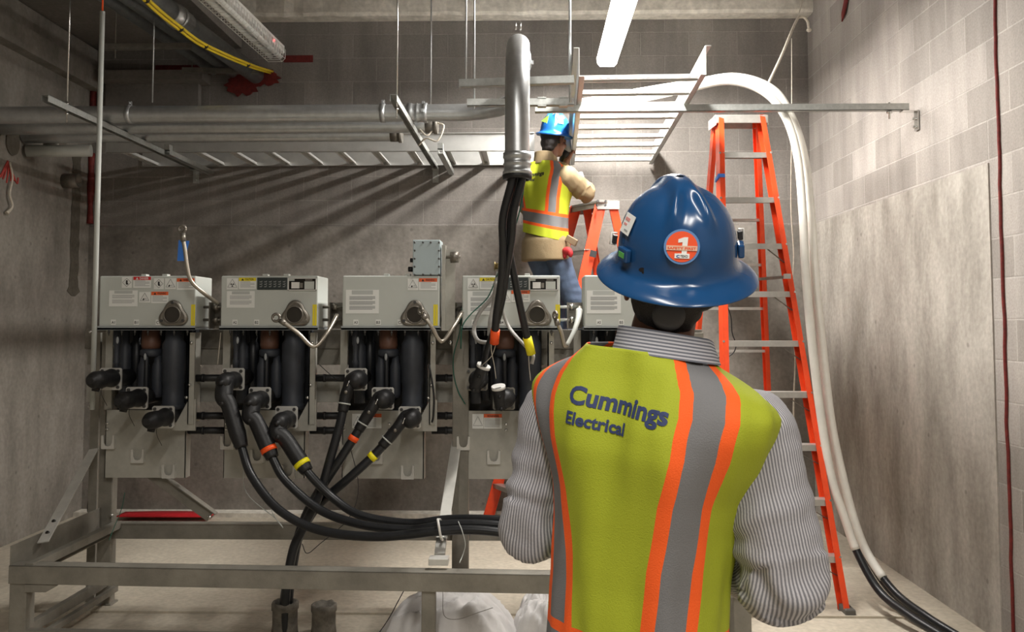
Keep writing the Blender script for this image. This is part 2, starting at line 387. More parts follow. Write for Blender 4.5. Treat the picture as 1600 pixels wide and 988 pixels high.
# ---- conduits running back beside it, the yellow cable, fire-stop
def conduit(pts, r, label, group=None, m=None, name='conduit', rings=(), seg=20, n=8):
    g = MB(); g.tube(pts, r, seg, n)
    o = g.build(name, m or PIPE); tag(o, label, 'pipe', group)
    return o
pz = 3.66
cA, cB = W(408, 112, 7.12), W(300, 8, 5.6)
def run(a, c, ext): return c+(c-a)*ext
q1 = W(400, 118, 7.10); q0 = V((q1.x-.30, 3.2, q1.z+.02))
o = conduit([q0, q1], .07, 'wide dull grey conduit running back to the red fire stop, beside the guarded light', m=mat('dull galvanised conduit', (.26, .275, .28), .45, .75, .25, 20))
k = MB(); c0 = q0.lerp(q1, .62); c1 = q0.lerp(q1, .68); k.cyl(c0, c1, .078); k.cyl(c0.lerp(c1, .4), c0.lerp(c1, .6), .085); k.build('coupling', GALV, o)
k = MB(); c0 = q0.lerp(q1, .3); c1 = q0.lerp(q1, .36); k.cyl(c0, c1, .078); k.build('coupling', GALV, o)
q3 = q1+V((-.20, 0, .03)); q2 = q0+V((-.20, 0, .04))
conduit([q2, q3], .048, 'dull grey conduit under the yellow cable, left of the widest conduit', m=MATS['dull galvanised conduit'])
q5 = q1+V((-.36, 0, .05)); q4 = q0+V((-.38, 0, .06))
conduit([q4, q5], .045, 'leftmost dull grey conduit of the three below the dropped deck', m=MATS['dull galvanised conduit'])
g = MB(); yp = [W(150, -90, 4.2), W(229, 0, 5.05), W(282, 45, 5.5), W(321, 72, 5.85), W(387, 101, 6.45), W(424, 113, 7.13)]
for s in (-.010, .010): g.tube([V(p)+V((s, 0, s*.6)) for p in yp], .010, 8)
o = tag(g.build('yellow_cable', mat('yellow jacket', (.75, .55, .02), .45)), 'pair of yellow cables strapped together below the dull grey conduits', 'cable')
g = MB()
for p, q in zip(yp[1:5], yp[2:]): g.ball(V(p), .022, sc=(1, .3, 1))
g.build('strap', INK, o)
g = MB(); rr = []
for i in range(28):
    a = 2*PI*i/28; r = .085+.045*abs(math.sin(a*5.3))*(math.sin(a) < 0)+.02*noise.noise(V((i*.9, 0, 0)))
    rr.append((r*1.35*math.cos(a), r*math.sin(a)))
c = W(378, 128, 7.14); g.prism(rr, (c.x, YB-.001, c.z), EX, EZ, .02)
rr2 = [(x*.95, y*.75) for x, y in rr]; c = W(412, 118, 7.14); g.prism(rr2, (c.x, YB-.003, c.z), EX, EZ, .014)
tag(g.build('fire_stop', CAULK), 'smeared dark red fire-stop sealant where the conduits enter the block wall', 'sealant')
# ---- ledges of steel in the upper left
g = MB(); g.beam(W(285, 110, 6.78), W(405, 112, 6.9), .041, .041); q = W(300, 112, 6.79); g.cyl(q, (q.x, q.y, ZC), .005, seg=8); tag(g.build('strut_channel', DRUSTY), 'dark strut channel carrying the dull grey conduits at the upper left', 'metal strut')
g = MB(); g.beam(W(160, 74, 6.0), W(300, 72, 6.2), .041, .041); q = W(180, 74, 6.02); g.cyl(q-EZ*.08, (q.x, q.y, ZC), .005, seg=8); tag(g.build('strut_channel', DRUSTY), 'short dark strut channel just below the dropped deck, leftmost of the upper ones', 'metal strut')
# ---- bank of three large conduits running across the room
ZB = W(400, 178, 5.62).z
YC = [5.62, 5.90, 6.18]
E0 = W(812, 178, 3.86)                       # where the vertical leg hangs
EXx = E0.x
pts = [(XL+.01, YC[0], ZB), (-2.5, YC[0], ZB), (-1.2, YC[0], ZB), (-.75, YC[0], ZB), (-.52, YC[0], ZB)]
Rb = .46
for i in range(1, 11):
    a = PI/2*i/10; pts.append((-.52+Rb*math.sin(a), YC[0]-Rb*(1-math.cos(a)), ZB))
xv = -.52+Rb; ye = 3.88+.44
pts += [(xv, 4.8, ZB), (xv, 4.5, ZB)]
for i in range(0, 11):
    a = PI/2*i/10; pts.append((xv, ye-.44*math.sin(a), ZB-.44*(1-math.cos(a))))
zend = W(798, 272, 3.88).z
pts += [(xv, 3.88, zend+.2), (xv, 3.88, zend)]
g = MB(); g.tube(pts, .057, 28, straight=True, cap=False)
big = tag(g.build('conduit', PIPE), 'front large galvanised conduit, sweeping round and bending down over the switchgear', 'pipe')
def band(parent, c, ax, r, w_, name='coupling', m=GALV, lug=True):
    k = MB(); ax = V(ax); c = V(c)
    k.lathe(c, ax, [(-w_/2, r), (-w_/2, r+.008), (-w_*.28, r+.008), (-w_*.24, r+.004), (-w_*.05, r+.004), (0, r+.009), (w_*.05, r+.004), (w_*.3, r+.004), (w_*.34, r+.010), (w_/2, r+.010), (w_/2, r)], 28)
    if lug:
        a, u = frame(ax); k.box(c+a*(r+.012)+ax*w_*.3, (.016, .016, .02)); k.box(c+u*(r+.012)+ax*w_*.3, (.016, .016, .02))
    return k.build(name, m, parent)
band(big, (-.75, YC[0], ZB), EX, .057, .13)
band(big, (xv, 4.50, ZB), EY, .057, .11)
band(big, (xv, 3.88, zend+.045), -EZ, .057, .10, lug=False)
k = MB(); k.lathe((xv, 3.88, zend-.002), -EZ, [(0, .064), (.004, .068), (.022, .066), (.026, .052), (0, .05)], 24); k.build('bushing', RUB, big)
k = MB()
for s in (-.012, .012): k.cyl((xv+s, 4.16, ZB+.05), (xv+s, 4.16, ZB+.085), .004)
k.build('bolt', BOLT, big)
for i, (yy, xe, lb) in enumerate(((YC[1], -.66, 'middle large galvanised conduit of the horizontal bank, capped beside the trapeze'), (YC[2], -.95, 'rear large galvanised conduit of the horizontal bank'))):
    o = conduit([(XL+.01, yy, ZB-.015), (-1.5, yy, ZB-.015), (xe, yy, ZB-.015)], .055, lb)
    k = MB(); k.cyl((xe-.07, yy, ZB-.015), (xe, yy, ZB-.015), .058); k.cyl((xe-.01, yy, ZB-.015), (xe+.015, yy, ZB-.015), .066); k.build('end_bushing', DRUSTY, o)
    if i == 0:
        k = MB()
        k.tube([(xe, yy, ZB), (xe+.06, yy-.03, ZB-.03), (xe+.02, yy-.06, ZB-.14), (xe-.06, yy-.05, ZB-.12), (xe-.12, yy, ZB-.16)], .006, 6)
        k.tube([(xe, yy, ZB-.02), (xe-.05, yy-.05, ZB-.10), (xe-.10, yy-.04, ZB-.06), (xe-.14, yy, ZB-.02)], .006, 6); k.build('pull_cord', ROPE, o)
# pipe clamps
for x in (-.98, -2.68):
    g = MB(); R = []
    g.lathe((x, YC[0], ZB), EX, [(-.016, .058), (-.016, .062), (.016, .062), (.016, .058)], 28); g.box((x, YC[0], ZB+.074), (.02, .012, .03)); g.cyl((x, YC[0]-.02, ZB+.076), (x, YC[0]+.02, ZB+.076), .005)
    tag(g.build('pipe_clamp', GALV), 'galvanised clamp around the front conduit '+('near the middle trapeze' if x > -2 else 'beside the left trapeze'), 'clamp')
# ---- trapeze struts with rods and wall brackets
def trapeze(x, y0, lb, rods, dz=0):
    t = thing('trapeze_strut', (x, y0, ZB-.08), lb, 'metal strut')
    zt = ZB-.083+dz
    g = MB(); g.channel((x, y0, zt), (x, YB-.01, zt), .041, .041, .003, EZ, open_up=False)
    k = 0
    yv = y0+.04
    while yv < YB-.1: g.ab((x-.0215, yv, zt-.007), (x-.0203, yv+.03, zt+.007), 1); yv += .055
    g.build('strut', [STRUT, HOLE], t)
    g = MB(); g.ab((x-.025, YB-.012, zt-.13), (x+.025, YB-.006, zt)); g.ab((x-.025, YB-.09, zt-.030), (x+.025, YB-.008, zt-.024))
    for zq in (-.10, -.05): g.cyl((x, YB-.03, zt+zq), (x, YB-.01, zt+zq), .009)
    g.build('wall_bracket', STRUT, t)
    for yr, zl in rods:
        r_ = MB(); r_.cyl((x, yr, zt-.09), (x, yr, ZC), .005, seg=8); r_.cyl((x, yr, zt+.02), (x, yr, zt+.035), .011, seg=6); r_.cyl((x, yr, zt-.04), (x, yr, zt-.028), .011, seg=6)
        r_.build('threaded_rod', BOLT, t)
    return t
trapeze(W(70, 153, 4.88).x, 4.88, 'left trapeze strut under the conduits, running back to the block wall', [(5.12, 0)])
trapeze(W(620, 155, 4.92).x-.02, 4.92, 'middle trapeze strut under the conduits, next to the pipe coupling', [(5.05, 0)])
# small lower struts that hold the tray
for x, lb in ((W(245, 230, 6.2).x, 'short strut under the cable tray at the left trapeze'), (W(675, 240, 6.2).x, 'short strut under the cable tray at the middle trapeze')):
    g = MB(); g.channel((x+.055, 6.25, ZB-.128), (x+.055, YB-.012, ZB-.128), .041, .041, .003, EZ); g.ab((x+.036, 6.24, ZB-.11), (x+.075, 6.30, ZB-.07))
    tag(g.build('strut_channel', STRUT), lb, 'metal strut')
for px, py, d, lb in ((238, 160, 5.75, 'thin hanger rod in front of the block wall, left of the guarded light'), (673, 165, 6.05, 'thin hanger rod behind the pipe coupling'), (728, 128, 4.75, 'thin hanger rod reaching the upper short strut'), (741, 170, 5.0, 'thin hanger rod reaching the lower short strut'), (891, 160, 4.68, 'thicker hanger rod left of the lit strip light')):
    p = W(px, py, d); g = MB(); g.cyl(p, (p.x, p.y, ZC), .007 if px == 891 else .005, seg=8); tag(g.build('threaded_rod', GALV), lb, 'rod')
# ---- short struts by the big elbow and the long strut to the right wall
def strut(p0, p1, lb, dots=()):
    g = MB(); p0, p1 = V(p0), V(p1); g.channel(p0, p1, .041, .041, .003, EZ, open_up=True)
    for q in dots: c = p0.lerp(p1, q); g.box(c+EZ*.024, (.05, .05, .006)); g.box(c-EZ*.024, (.05, .05, .006))
    return tag(g.build('strut_channel', STRUT), lb, 'metal strut')
strut(W(718, 131, 4.62), W(897, 125, 4.55), 'upper short strut between the big conduit elbow and the tray')
a = W(730, 161, 5.0); b_ = W(897, 160, 5.0); strut(a, b_, 'lower short strut crossing behind the conduit elbow', (.7, .9))
a = W(836, 171, 5.16); b_ = V((XR-.06, 5.16, a.z)); o = strut(a, b_, 'long grey strut spanning from the blue-hatted worker to the right wall')
LSZ = a.z
g = MB(); g.ab((XR-.012, 5.135, LSZ-.14), (XR-.006, 5.185, LSZ-.02)); g.ab((XR-.10, 5.135, LSZ-.028), (XR-.01, 5.185, LSZ-.022)); 
for zq in (-.07, -.12): g.cyl((XR-.03, 5.16, LSZ+zq), (XR-.008, 5.16, LSZ+zq), .009, seg=6)
g.build('angle_bracket', BOLT, o); g = MB(); g.cyl((XR-.17, 5.16, LSZ-.07), (XR-.17, 5.16, LSZ+.03), .006, seg=6); g.cyl((XR-.17, 5.16, LSZ-.036), (XR-.17, 5.16, LSZ-.024), .018, seg=6); g.build('stud', BOLT, o)
# ---- cable trays
RUNG = mat('rung aluminium', (.74, .74, .72), .38, .35, .06, 12)
def tray(P0, P1, wdt, n, lb, slots, rail_h=.13, first=.12, last=.12):
    "ladder tray from P0 to P1 (centre of its bottom), width wdt"
    P0, P1 = V(P0), V(P1); d = (P1-P0).normalized(); s = d.cross(EZ).normalized(); L = (P1-P0).length
    t = thing('cable_tray', (P0+P1)/2, lb, 'cable tray')
    for k in (-1, 1):
        g = MB(); g.beam(P0+s*k*wdt/2+EZ*rail_h/2, P1+s*k*wdt/2+EZ*rail_h/2, .004, rail_h, EZ)
        for z in (.002, rail_h-.002): g.beam(P0+s*k*(wdt/2-.014 if z < .05 else wdt/2+.014)+EZ*z, P1+s*k*(wdt/2-.014 if z < .05 else wdt/2+.014)+EZ*z, .030, .004, EZ)
        g.build('side_rail', ALU, t)
    for i in range(n):
        c = P0+d*(first+(L-first-last)*i/(n-1))+EZ*.022
        g = MB(); g.beam(c-s*wdt/2+EZ*.012, c+s*wdt/2+EZ*.012, .036, .004, EZ)
        for q in (-1, 1): g.beam(c-s*wdt/2+d*q*.018, c+s*wdt/2+d*q*.018, .004, .026, EZ); g.beam(c-s*wdt/2+d*q*.024-EZ*.012, c+s*wdt/2+d*q*.024-EZ*.012, .014, .003, EZ)
        if slots:
            for j in range(15):
                e = c+s*(-wdt/2+.03+j*(wdt-.06)/14)-EZ*.006
                for q in (-1,): g.beam(e-s*.010+d*q*.0207, e+s*.010+d*q*.0207, .0015, .007, EZ, 1)
        g.build('rung', [RUNG, DRUSTY], t)
    return t
zt = W(905, 119, 4.54).z
tray((.258+.342, 4.54, zt), (.335+.342, 7.13, zt), .675, 9, 'bright ladder cable tray running back from above the tall ladder, under the lit light', True, rail_h=.16)
zt2 = zt
tray((XL+.45, 6.83, zt2), (.03, 6.83, zt2), .62, 12, 'long ladder cable tray running across the room behind the large conduits', False, rail_h=.135)
# ================================================================== switchgear row
DB = 4.62
K = DB/F
UX = [155, 345, 535, 722, 913]
def lab(parent, kind, x0, y0, x1, y1, name, body=None):
    "a flat label on the front face of the box, given by its outline there"
    A = W(x0, y1, DB-.002); B = W(x1, y0, DB-.002); o = V((A.x, DB-.0005, A.z)); w_ = B.x-A.x; h_ = B.z-A.z
    g = MB(); ms = [WHT, INK, TXT, body or REDL, LBG, YEL]
    if kind == 'plain': g.plane(o, EX, EZ, w_, h_, 3)
    elif kind in ('tri', 'rad', 'dia'):
        g.plane(o, EX, EZ, w_, h_, 0); c = o+EX*w_/2+EZ*h_*.5-EY*.001; r = min(w_, h_)*.42
        P = [(0, r), (r, -r*.75), (-r, -r*.75)] if kind != 'dia' else [(0, r), (r, 0), (0, -r), (-r, 0)]
        for i in range(len(P)):
            a, d = P[i], P[(i+1) % len(P)]; g.beam(c+EX*a[0]+EZ*a[1], c+EX*d[0]+EZ*d[1], .0010, .0022, EY, 1)
        if kind == 'dia': g.box(c+EZ*r*.1, (r*.4, .001, r*.8), 1); g.box(c-EZ*r*.35+EX*r*.1, (r*.5, .001, r*.3), 1)
        elif kind == 'tri': g.box(c+V((-r*.25, 0, -r*.45)), (r*.3, .001, r*.4), 1, Euler((0, .6, 0))); g.box(c+V((r*.25, 0, -r*.35)), (r*.4, .001, r*.12), 2)
        else:
            g.cyl(c-EZ*r*.22, c-EZ*r*.22-EY*.001, r*.1, seg=8, m=1)
            for a in (90, 210, 330):
                a1 = math.radians(a+180); q = c-EZ*r*.22
                g.prism([(math.cos(a1-.5)*r*.18, math.sin(a1-.5)*r*.18), (math.cos(a1-.5)*r*.45, math.sin(a1-.5)*r*.45), (math.cos(a1+.5)*r*.45, math.sin(a1+.5)*r*.45), (math.cos(a1+.5)*r*.18, math.sin(a1+.5)*r*.18)], q, EX, EZ, .001, 1)
    elif kind == 'head':
        g.plane(o, EX, EZ, w_, h_, 0); g.plane(o+EZ*h_*.70-EY*.0005, EX, EZ, w_, h_*.30, 3)
        txt = {'r': 'DANGER', 'o': 'WARNING', 'y': 'CAUTION'}[name[0]]
        tm = 0 if name[0] == 'r' else 1
        g.text(txt, o+EX*w_*.36+EZ*h_*.76-EY*.0012, EX, EZ, h_*.27, tm, .02, width=w_*.5)
        q = o+EX*w_*.14+EZ*h_*.74-EY*.0012; g.prism([(0, 0), (h_*.24, 0), (h_*.12, h_*.2)], q, EX, EZ, .0003, tm)
        for k in range(5): g.plane(o+EX*w_*.08+EZ*h_*(.60-.11*k)-EY*.0006, EX, EZ, w_*(.84 if k % 3 else .6), h_*.045, 2, .0002)
        name = name[2:]
    elif kind == 'doc':
        g.plane(o, EX, EZ, w_, h_, 0); g.plane(o+EX*w_*.18+EZ*h_*.80-EY*.0005, EX, EZ, w_*.64, h_*.18, 4, .0003)
        n = 13 if h_ > .115 else 8; blk = 3 if n == 13 else 2
        yy = .70
        for bk in range(blk):
            for k in range(4):
                g.plane(o+EX*w_*.11+EZ*h_*yy-EY*.0006, EX, EZ, w_*(.78 if k < 3 else .70), h_*.027, 2, .0002); yy -= .62/(blk*5)
            yy -= .62/(blk*5)
    elif kind == 'tag':
        g.plane(o, EX, EZ, w_, h_, 0); g.text(body, o+EX*w_*.14+EZ*h_*.22-EY*.0012, EX, EZ, h_*.72, 1, .015, width=w_*.7); ms[3] = WHT
    elif kind == 'yel':
        g.plane(o, EX, EZ, w_, h_, 5)
        for k in range(16): g.plane(o+EX*w_*.45+EZ*h_*(.08+.053*k)-EY*.0005, EX, EZ, w_*.1, h_*.03, 2, .0002)
    return g.build(name, ms, parent)
def disp(parent, x0, y0, x1, y1):
    A = W(x0, y1, DB); B = W(x1, y0, DB); g = MB(); g.ab((A.x, DB-.004, A.z), (B.x, DB-.001, B.z), 0)
    w_ = B.x-A.x; h_ = B.z-A.z
    for k in range(6):
        cx = A.x+w_*(.12+.155*k)
        for j in range(3): g.box((cx, DB-.0045, A.z+h_*(.25+.2*j)), (w_*.07, .001, h_*.06), 1); g.box((cx+w_*.04, DB-.0045, A.z+h_*(.33+.18*j)), (w_*.015, .001, h_*.1), 1)
    return g.build('mimic_display', [mat('dark display', (.035, .045, .045), .35), TXT], parent)
def window(parent, x0, y0, x1, y1):
    A = W(x0, y1, DB); B = W(x1, y0, DB); g = MB(); w_ = B.x-A.x; h_ = B.z-A.z; t = .004
    g.ab((A.x, DB-.003, A.z), (B.x, DB-.001, B.z), 1)
    for a, c in (((A.x, A.z), (B.x, A.z+t)), ((A.x, B.z-t), (B.x, B.z)), ((A.x, A.z), (A.x+t, B.z)), ((B.x-t, A.z), (B.x, B.z))): g.ab((a[0], DB-.009, a[1]), (c[0], DB-.001, c[1]), 0)
    g.ab((A.x+w_*.12, DB-.008, A.z+h_*.16), (A.x+w_*.40, DB-.003, A.z+h_*.66), 0)
    g.ab((A.x+w_*.58, DB-.007, A.z+h_*.10), (A.x+w_*.92, DB-.003, A.z+h_*.72), 2)
    g.ab((A.x+w_*.03, DB-.006, A.z+h_*.76), (A.x+w_*.22, DB-.003, A.z+h_*.92), 2); g.ab((A.x+w_*.42, DB-.006, A.z+h_*.2), (A.x+w_*.52, DB-.003, A.z+h_*.6), 3)
    g.ab((A.x+w_*.6, DB-.006, A.z+h_*.78), (A.x+w_*.85, DB-.003, A.z+h_*.9), 3)
    return g.build('relay_window', [WPL, HOLE, BOXP, DRUSTY], parent)
ULAB = ['grey switchgear module at the far left, its blue-taped crank handle raised', 'second switchgear module from the left, with a dark display window and three curving black cables',
        'third switchgear module from the left, with a bolted blue-grey box on its top right corner', 'fourth switchgear module from the left, behind the black cables hanging from the conduit',
        'fifth switchgear module, partly hidden behind the man in the striped shirt']
UN = []
for i in range(5):
    X = W(UX[i], 480, DB).x; D = X-W(535, 480, DB).x
    L = lambda px, py, d=DB: W(px, py, d)+EX*D                    # unit coordinates taken from the third module
    t = thing('switchgear_module', (X+.265, 4.74, .9), ULAB[i], 'switchgear', 'switchgear modules in a row'); UN.append(t)
    zt, zb = W(600, 431, DB).z, W(600, 512, DB).z; xw = 153*K
    g = MB(); g.ab((X, DB, zb), (X+xw, 4.86, zt)); cb = g.build('control_box', BOXP, t, bevel=.006)
    g = MB(); g.ab((X-.004, DB-.008, zb-.012), (X+xw+.004, 4.87, zb-.002)); g.ab((X-.004, DB-.008, zb-.014), (X+xw+.004, DB-.004, zb+.008)); g.build('bottom_flange', BOXS, cb)
    for q in (.42, .64): g = MB(); g.ab((X+xw*q, DB+.01, zt-.002), (X+xw*q+.028, DB+.05, zt+.011)); g.build('top_tab', BOXP, cb, bevel=.002)
    g = MB(); 
    for q in range(7): c = V((X+.05+q*.072, DB+.012, zb-.022)); g.cyl(c+EZ*.012, c-EZ*.010, .0065, seg=6); g.cyl(c, c-EZ*.022, .003, seg=6)
    o = g.build('bolt_row', DBOLT, t)
    # sight port
    c = W(UX[i]+ (117 if i != 2 else 114), 492, DB); c.y = DB
    out = []
    for a in range(48):
        an = 2*PI*a/48; r = .069+.011*math.cos(3*(an-PI/2))
        out.append((r*math.cos(an)*1.06, r*math.sin(an)))
    g = MB(); g.rings([[V((c.x+x*s, DB-y_, c.z+z*s)) for x, z in out] for s, y_ in ((1, 0), (1, .014), (.95, .020), (.78, .023), (.72, .020))], sm=True, cap=True)
    sp = g.build('sight_port', CASTM, cb)
    g = MB(); g.lathe((c.x, DB-.010, c.z), -EY, [(0, .0), (.0, .048), (.020, .047), (.022, .044), (.020, .042)], 32, cap=False); g.build('port_rim', CASTM, cb); g = MB(); g.cyl((c.x, DB-.010, c.z), (c.x, DB-.022, c.z), .043, seg=32); g.build('port_glass', mat('smoked glass', (.045, .040, .034), .2), cb)
    for a in (90, 210, 330):
        q = V((c.x+.068*math.cos(math.radians(a)), DB-.018, c.z+.066*math.sin(math.radians(a)))); g = MB(); g.cyl(q, q-EY*.010, .009, seg=6); g.build('bolt', DBOLT if i % 2 == 0 else CASTM, cb)
    # bushings: three poles
    g = MB(); TK = BLK
    a = L(545, 640, 4.90); g.ab((a.x, 4.88, W(0, 640, 4.9).z), (L(668, 640, 4.9).x, 4.93, zb-.01)); g.ab((L(625, 0, 4.9).x, 4.86, W(0, 672, 4.9).z), (L(668, 0, 4.9).x, 4.93, zb-.01))
    g.build('tank_panel', TK, t)
    def rod(nm, px, y0, y1, r, d, m, prof=None):
        a = L(px, y0, d); e = L(px, y1, d); g = MB(); H = a.z-e.z
        g.lathe(a, -EZ, prof(H, r) if prof else [(0, r*.8), (.01, r), (H-.01, r), (H, r*.8)], 20); return g.build(nm, m, t)
    rod('bushing', 563, 514, 630, .030, 4.80, BLKG, lambda H, r: [(0, r*.7), (H*.2, r*.72), (H*.24, r*1.1), (H*.8, r*1.15), (H*.84, r), (H, r)])
    rod('bushing', 578, 514, 625, .032, 4.84, BLK, lambda H, r: [(0, r*.7), (H*.18, r*.72), (H*.22, r), (H, r)])
    rod('drive_rod', 556, 514, 592, .020, 4.72, BLKG, lambda H, r: [(0, r), (H*.3, r), (H*.35, r*.7), (H*.62, r*.7), (H*.66, r), (H*.72, r*.7), (H, r*.8)])
    rod('resin_cap', 607, 514, 546, .052, 4.76, BRN, lambda H, r: [(0, r*.95), (H*.8, r), (H, r*.9)])
    rod('resin_collar', 607, 545, 558, .058, 4.76, BLKG)
    for px in (596, 618): rod('bushing', px, 556, 622, .031, 4.76, BLKG, lambda H, r: [(0, r*.6), (H*.15, r*.7), (H*.25, r), (H*.9, r), (H, r*.8)])
    rod('drive_rod', 604, 556, 624, .013, 4.71, BLK)
    rod('bushing', 645, 514, 640, .062, 4.74, BLKG, lambda H, r: [(0, r*.75), (H*.13, r*.78), (H*.19, r), (H*.66, r), (H*.69, r*.93), (H*.93, r*.92), (H*.94, r*1.02), (H, r*1.02)])
    for px, py in ((559, 532), (603, 558)):
        a = L(px, py, 4.69); g = MB(); g.ball(a, .010, sc=(.8, .6, 2.0)); g.build('indicator_lens', mat('frosted lens', (.35, .37, .38), .35), t)
    # side steel and gusset
    g = MB(); a = L(671, 520, 4.70); e = L(680, 664, 4.70); g.ab((a.x, 4.70, e.z), (e.x, 4.715, a.z)); g.ab((a.x, 4.70, e.z), (a.x+.006, 4.86, a.z))
    g.prism([(0, 0), (.13, 0), (.13, .17), (.09, .17)], (L(646, 672, 4.72).x, 4.72, W(0, 672, 4.72).z), EX, EZ, .012); g.build('side_plate', PLATE, t)
    for px, py in ((676, 536), (674, 602), (669, 622)):
        g = MB(); a = L(px, py, 4.69); g.ball(a, .009, sc=(1, .7, 1)); g.build('bolt', BOLT, t)
    g = MB(); a = L(540, 516, 4.84); g.ab((a.x-.02, 4.80, W(0, 640, 4.8).z), (a.x+.02, 4.815, a.z)); g.build('side_plate', PLATE, t)
    # square connector plates
    for k, (px, py) in enumerate(((556, 593), (598, 623), (640, 653))):
        c = L(px, py, 4.60); g = MB(); s = .059
        g.prism([(-s, -s+.008), (-s+.008, -s), (s-.008, -s), (s, -s+.008), (s, s-.008), (s-.008, s), (-s+.008, s), (-s, s-.008)], c+EY*.012, EX, EZ, .012)
        pl = g.build('terminal_plate', RACKL if i != 3 else RACK, t)
        g = MB(); g.cyl(c+EY*.012, c+EY*.27, .045); g.build('terminal_neck', RUB, pl)
        for sx in (-1, 1):
            for sz in (-1, 1): g = MB(); q = c+V((sx*s*.74, -.001, sz*s*.74)); g.cyl(q, q-EY*.008, .009, seg=6); g.build('bolt', DBOLT, pl)
    # lower plate with cable hooks
    g = MB(); a = L(537, 748, 4.78); e = L(660, 642, 4.78); g.ab((a.x-.01, 4.78, a.z), (e.x+.01, 4.788, e.z)); g.ab((a.x-.01, 4.78, a.z), (a.x-.006, 4.84, e.z)); g.ab((e.x+.004, 4.78, a.z), (e.x+.012, 4.84, e.z)); lp = g.build('skirt_plate', PLATE, t)
    for px, py in ((541, 692), (588, 714), (637, 738)):
        c = L(px, py, 4.76); g = MB(); w_, h_, b_ = .034, .036, .011
        g.prism([(-w_, h_), (-w_, -h_), (w_, -h_), (w_, h_), (w_-b_*.7, h_), (w_-b_, -h_*.1), (w_*.45, -h_*.55), (0, -h_*.68), (-w_*.45, -h_*.55), (-w_+b_, -h_*.1), (-w_+b_*.7, h_)], c, EX, EZ, .004)
        for sx in (-1, 1): g.ab((c.x+sx*w_-.002, 4.752, c.z-h_), (c.x+sx*w_+.002, 4.782, c.z+h_))
        g.ab((c.x-w_, 4.754, c.z-h_-.003), (c.x+w_, 4.782, c.z-h_)); g.build('cable_hook', RACKL, lp)
    for px, py in ((538, 663), (538, 672), (608, 663), (608, 672)):
        g = MB(); a = L(px, py, 4.775); g.ball(a, .008, sc=(1, .6, 1)); g.build('bolt', BOLT, lp)
    # mechanism bracket on the right
    if i < 4:
        g = MB(); a = L(704, 473, 4.78); e = L(720, 514, 4.78); g.ab((a.x, 4.78, e.z), (e.x+.03, 4.79, a.z)); g.ab((a.x, 4.70, e.z), (a.x+.006, 4.79, a.z)); mb_ = g.build('mechanism_bracket', DRUSTY, t)
        for py in (480, 500):
            g = MB(); a = L(690, py, 4.74); e = L(722, py, 4.74); g.cyl(a, e, .008); g.cyl(a.lerp(e, .5), a.lerp(e, .75), .018); g.build('shaft', BOLT if i == 3 else CASTM, mb_)
    if i == 0:
        lab(cb, 'dia', 190, 433, 206, 450, 'hazard_symbol'); lab(cb, 'head', 208, 432.5, 236, 450, 'r_danger_label')
        lab(cb, 'dia', 240, 435, 256, 452, 'hazard_symbol'); lab(cb, 'tri', 257.5, 435, 275, 452, 'hazard_symbol'); lab(cb, 'head', 276, 435, 304, 453, 'o_warning_label', ORL)
        lab(cb, 'doc', 170, 454, 215, 479, 'instruction_label'); lab(cb, 'tri', 217, 456.5, 235, 473, 'hazard_symbol'); lab(cb, 'head', 236, 456, 263, 474, 'o_warning_label', ORL)
        T = (('A1', 173), ('B1', 209), ('C1', 243))
    if i in (1, 3):
        f = (lambda x: x) if i == 1 else (lambda x: x+376.5)
        lab(cb, 'rad', f(354), 435, f(372), 452.5, 'hazard_symbol'); lab(cb, 'head', f(373), 434, f(400), 452, 'y_caution_label', YEL); lab(cb, 'doc', f(354), 455, f(398), 481 if i == 1 else 492, 'instruction_label')
        disp(cb, f(402), 434, f(449), 453); window(cb, f(450.5), 434.5, f(495), 454)
        if i == 3: lab(cb, 'tri', 782, 455, 798, 473, 'hazard_symbol'); lab(cb, 'head', 799, 454, 828, 472, 'o_warning_label', ORL)
        T = (('A2', 363), ('B2', 397)) if i == 1 else (('A4', 737), ('B4', 780), ('C4', 812))
    if i == 2:
        lab(cb, 'doc', 540, 453, 592, 490, 'instruction_label'); lab(cb, 'tri', 637, 435.5, 653.5, 453.5, 'hazard_symbol'); lab(cb, 'head', 654.5, 435, 683, 453.5, 'o_warning_label', ORL)
        T = (('A3', 552), ('B3', 587), ('C3', 621))
    if i == 4:
        lab(cb, 'doc', 917, 454, 970, 490, 'instruction_label'); T = (('A5', 932), ('B5', 967))
    for s, px in T: lab(cb, 'tag', px, 499.5, px+8, 508, 'phase_tag', s)
    yx = [298, 488, 677, 868, 1058][i]; lab(cb, 'yel', yx, 476, yx+7, 509, 'warning_strip')
    if i in (2, 3):
        dx = 0 if i == 2 else 188
        a = W(549+dx, 668, 4.776); 
        g = MB(); g.plane((W(550+dx, 668, 4.778).x, 4.779, W(0, 668, 4.778).z), EX, EZ, .062, .08, 0); g.plane((W(568+dx, 668, 4.778).x, 4.779, W(0, 668, 4.778).z), EX, EZ, .10, .08, 0)
        g.plane((W(568+dx, 668, 4.778).x, 4.778, W(0, 651, 4.778).z), EX, EZ, .10, .02, 3); q = V((W(558.5+dx, 668, 4.77).x, 4.777, W(0, 658, 4.77).z))
        for p_, r_ in (((0, .03), (.026, -.02)), ((.026, -.02), (-.026, -.02)), ((-.026, -.02), (0, .03))): g.beam(q+V((p_[0], 0, p_[1])), q+V((r_[0], 0, r_[1])), .001, .002, EY, 1)
        for k in range(6): g.plane((W(570+dx, 0, 4.778).x, 4.778, W(0, 665.5, 4.778).z+.0085*k), EX, EZ, .085, .003, 2, .0003)
        g.text('WARNING', (W(574+dx, 0, 4.77).x, 4.7765, W(0, 650.2, 4.778).z), EX, EZ, .016, 1, .02, width=.066)
        g.build('warning_label', [WHT, INK, TXT, ORL], lp)
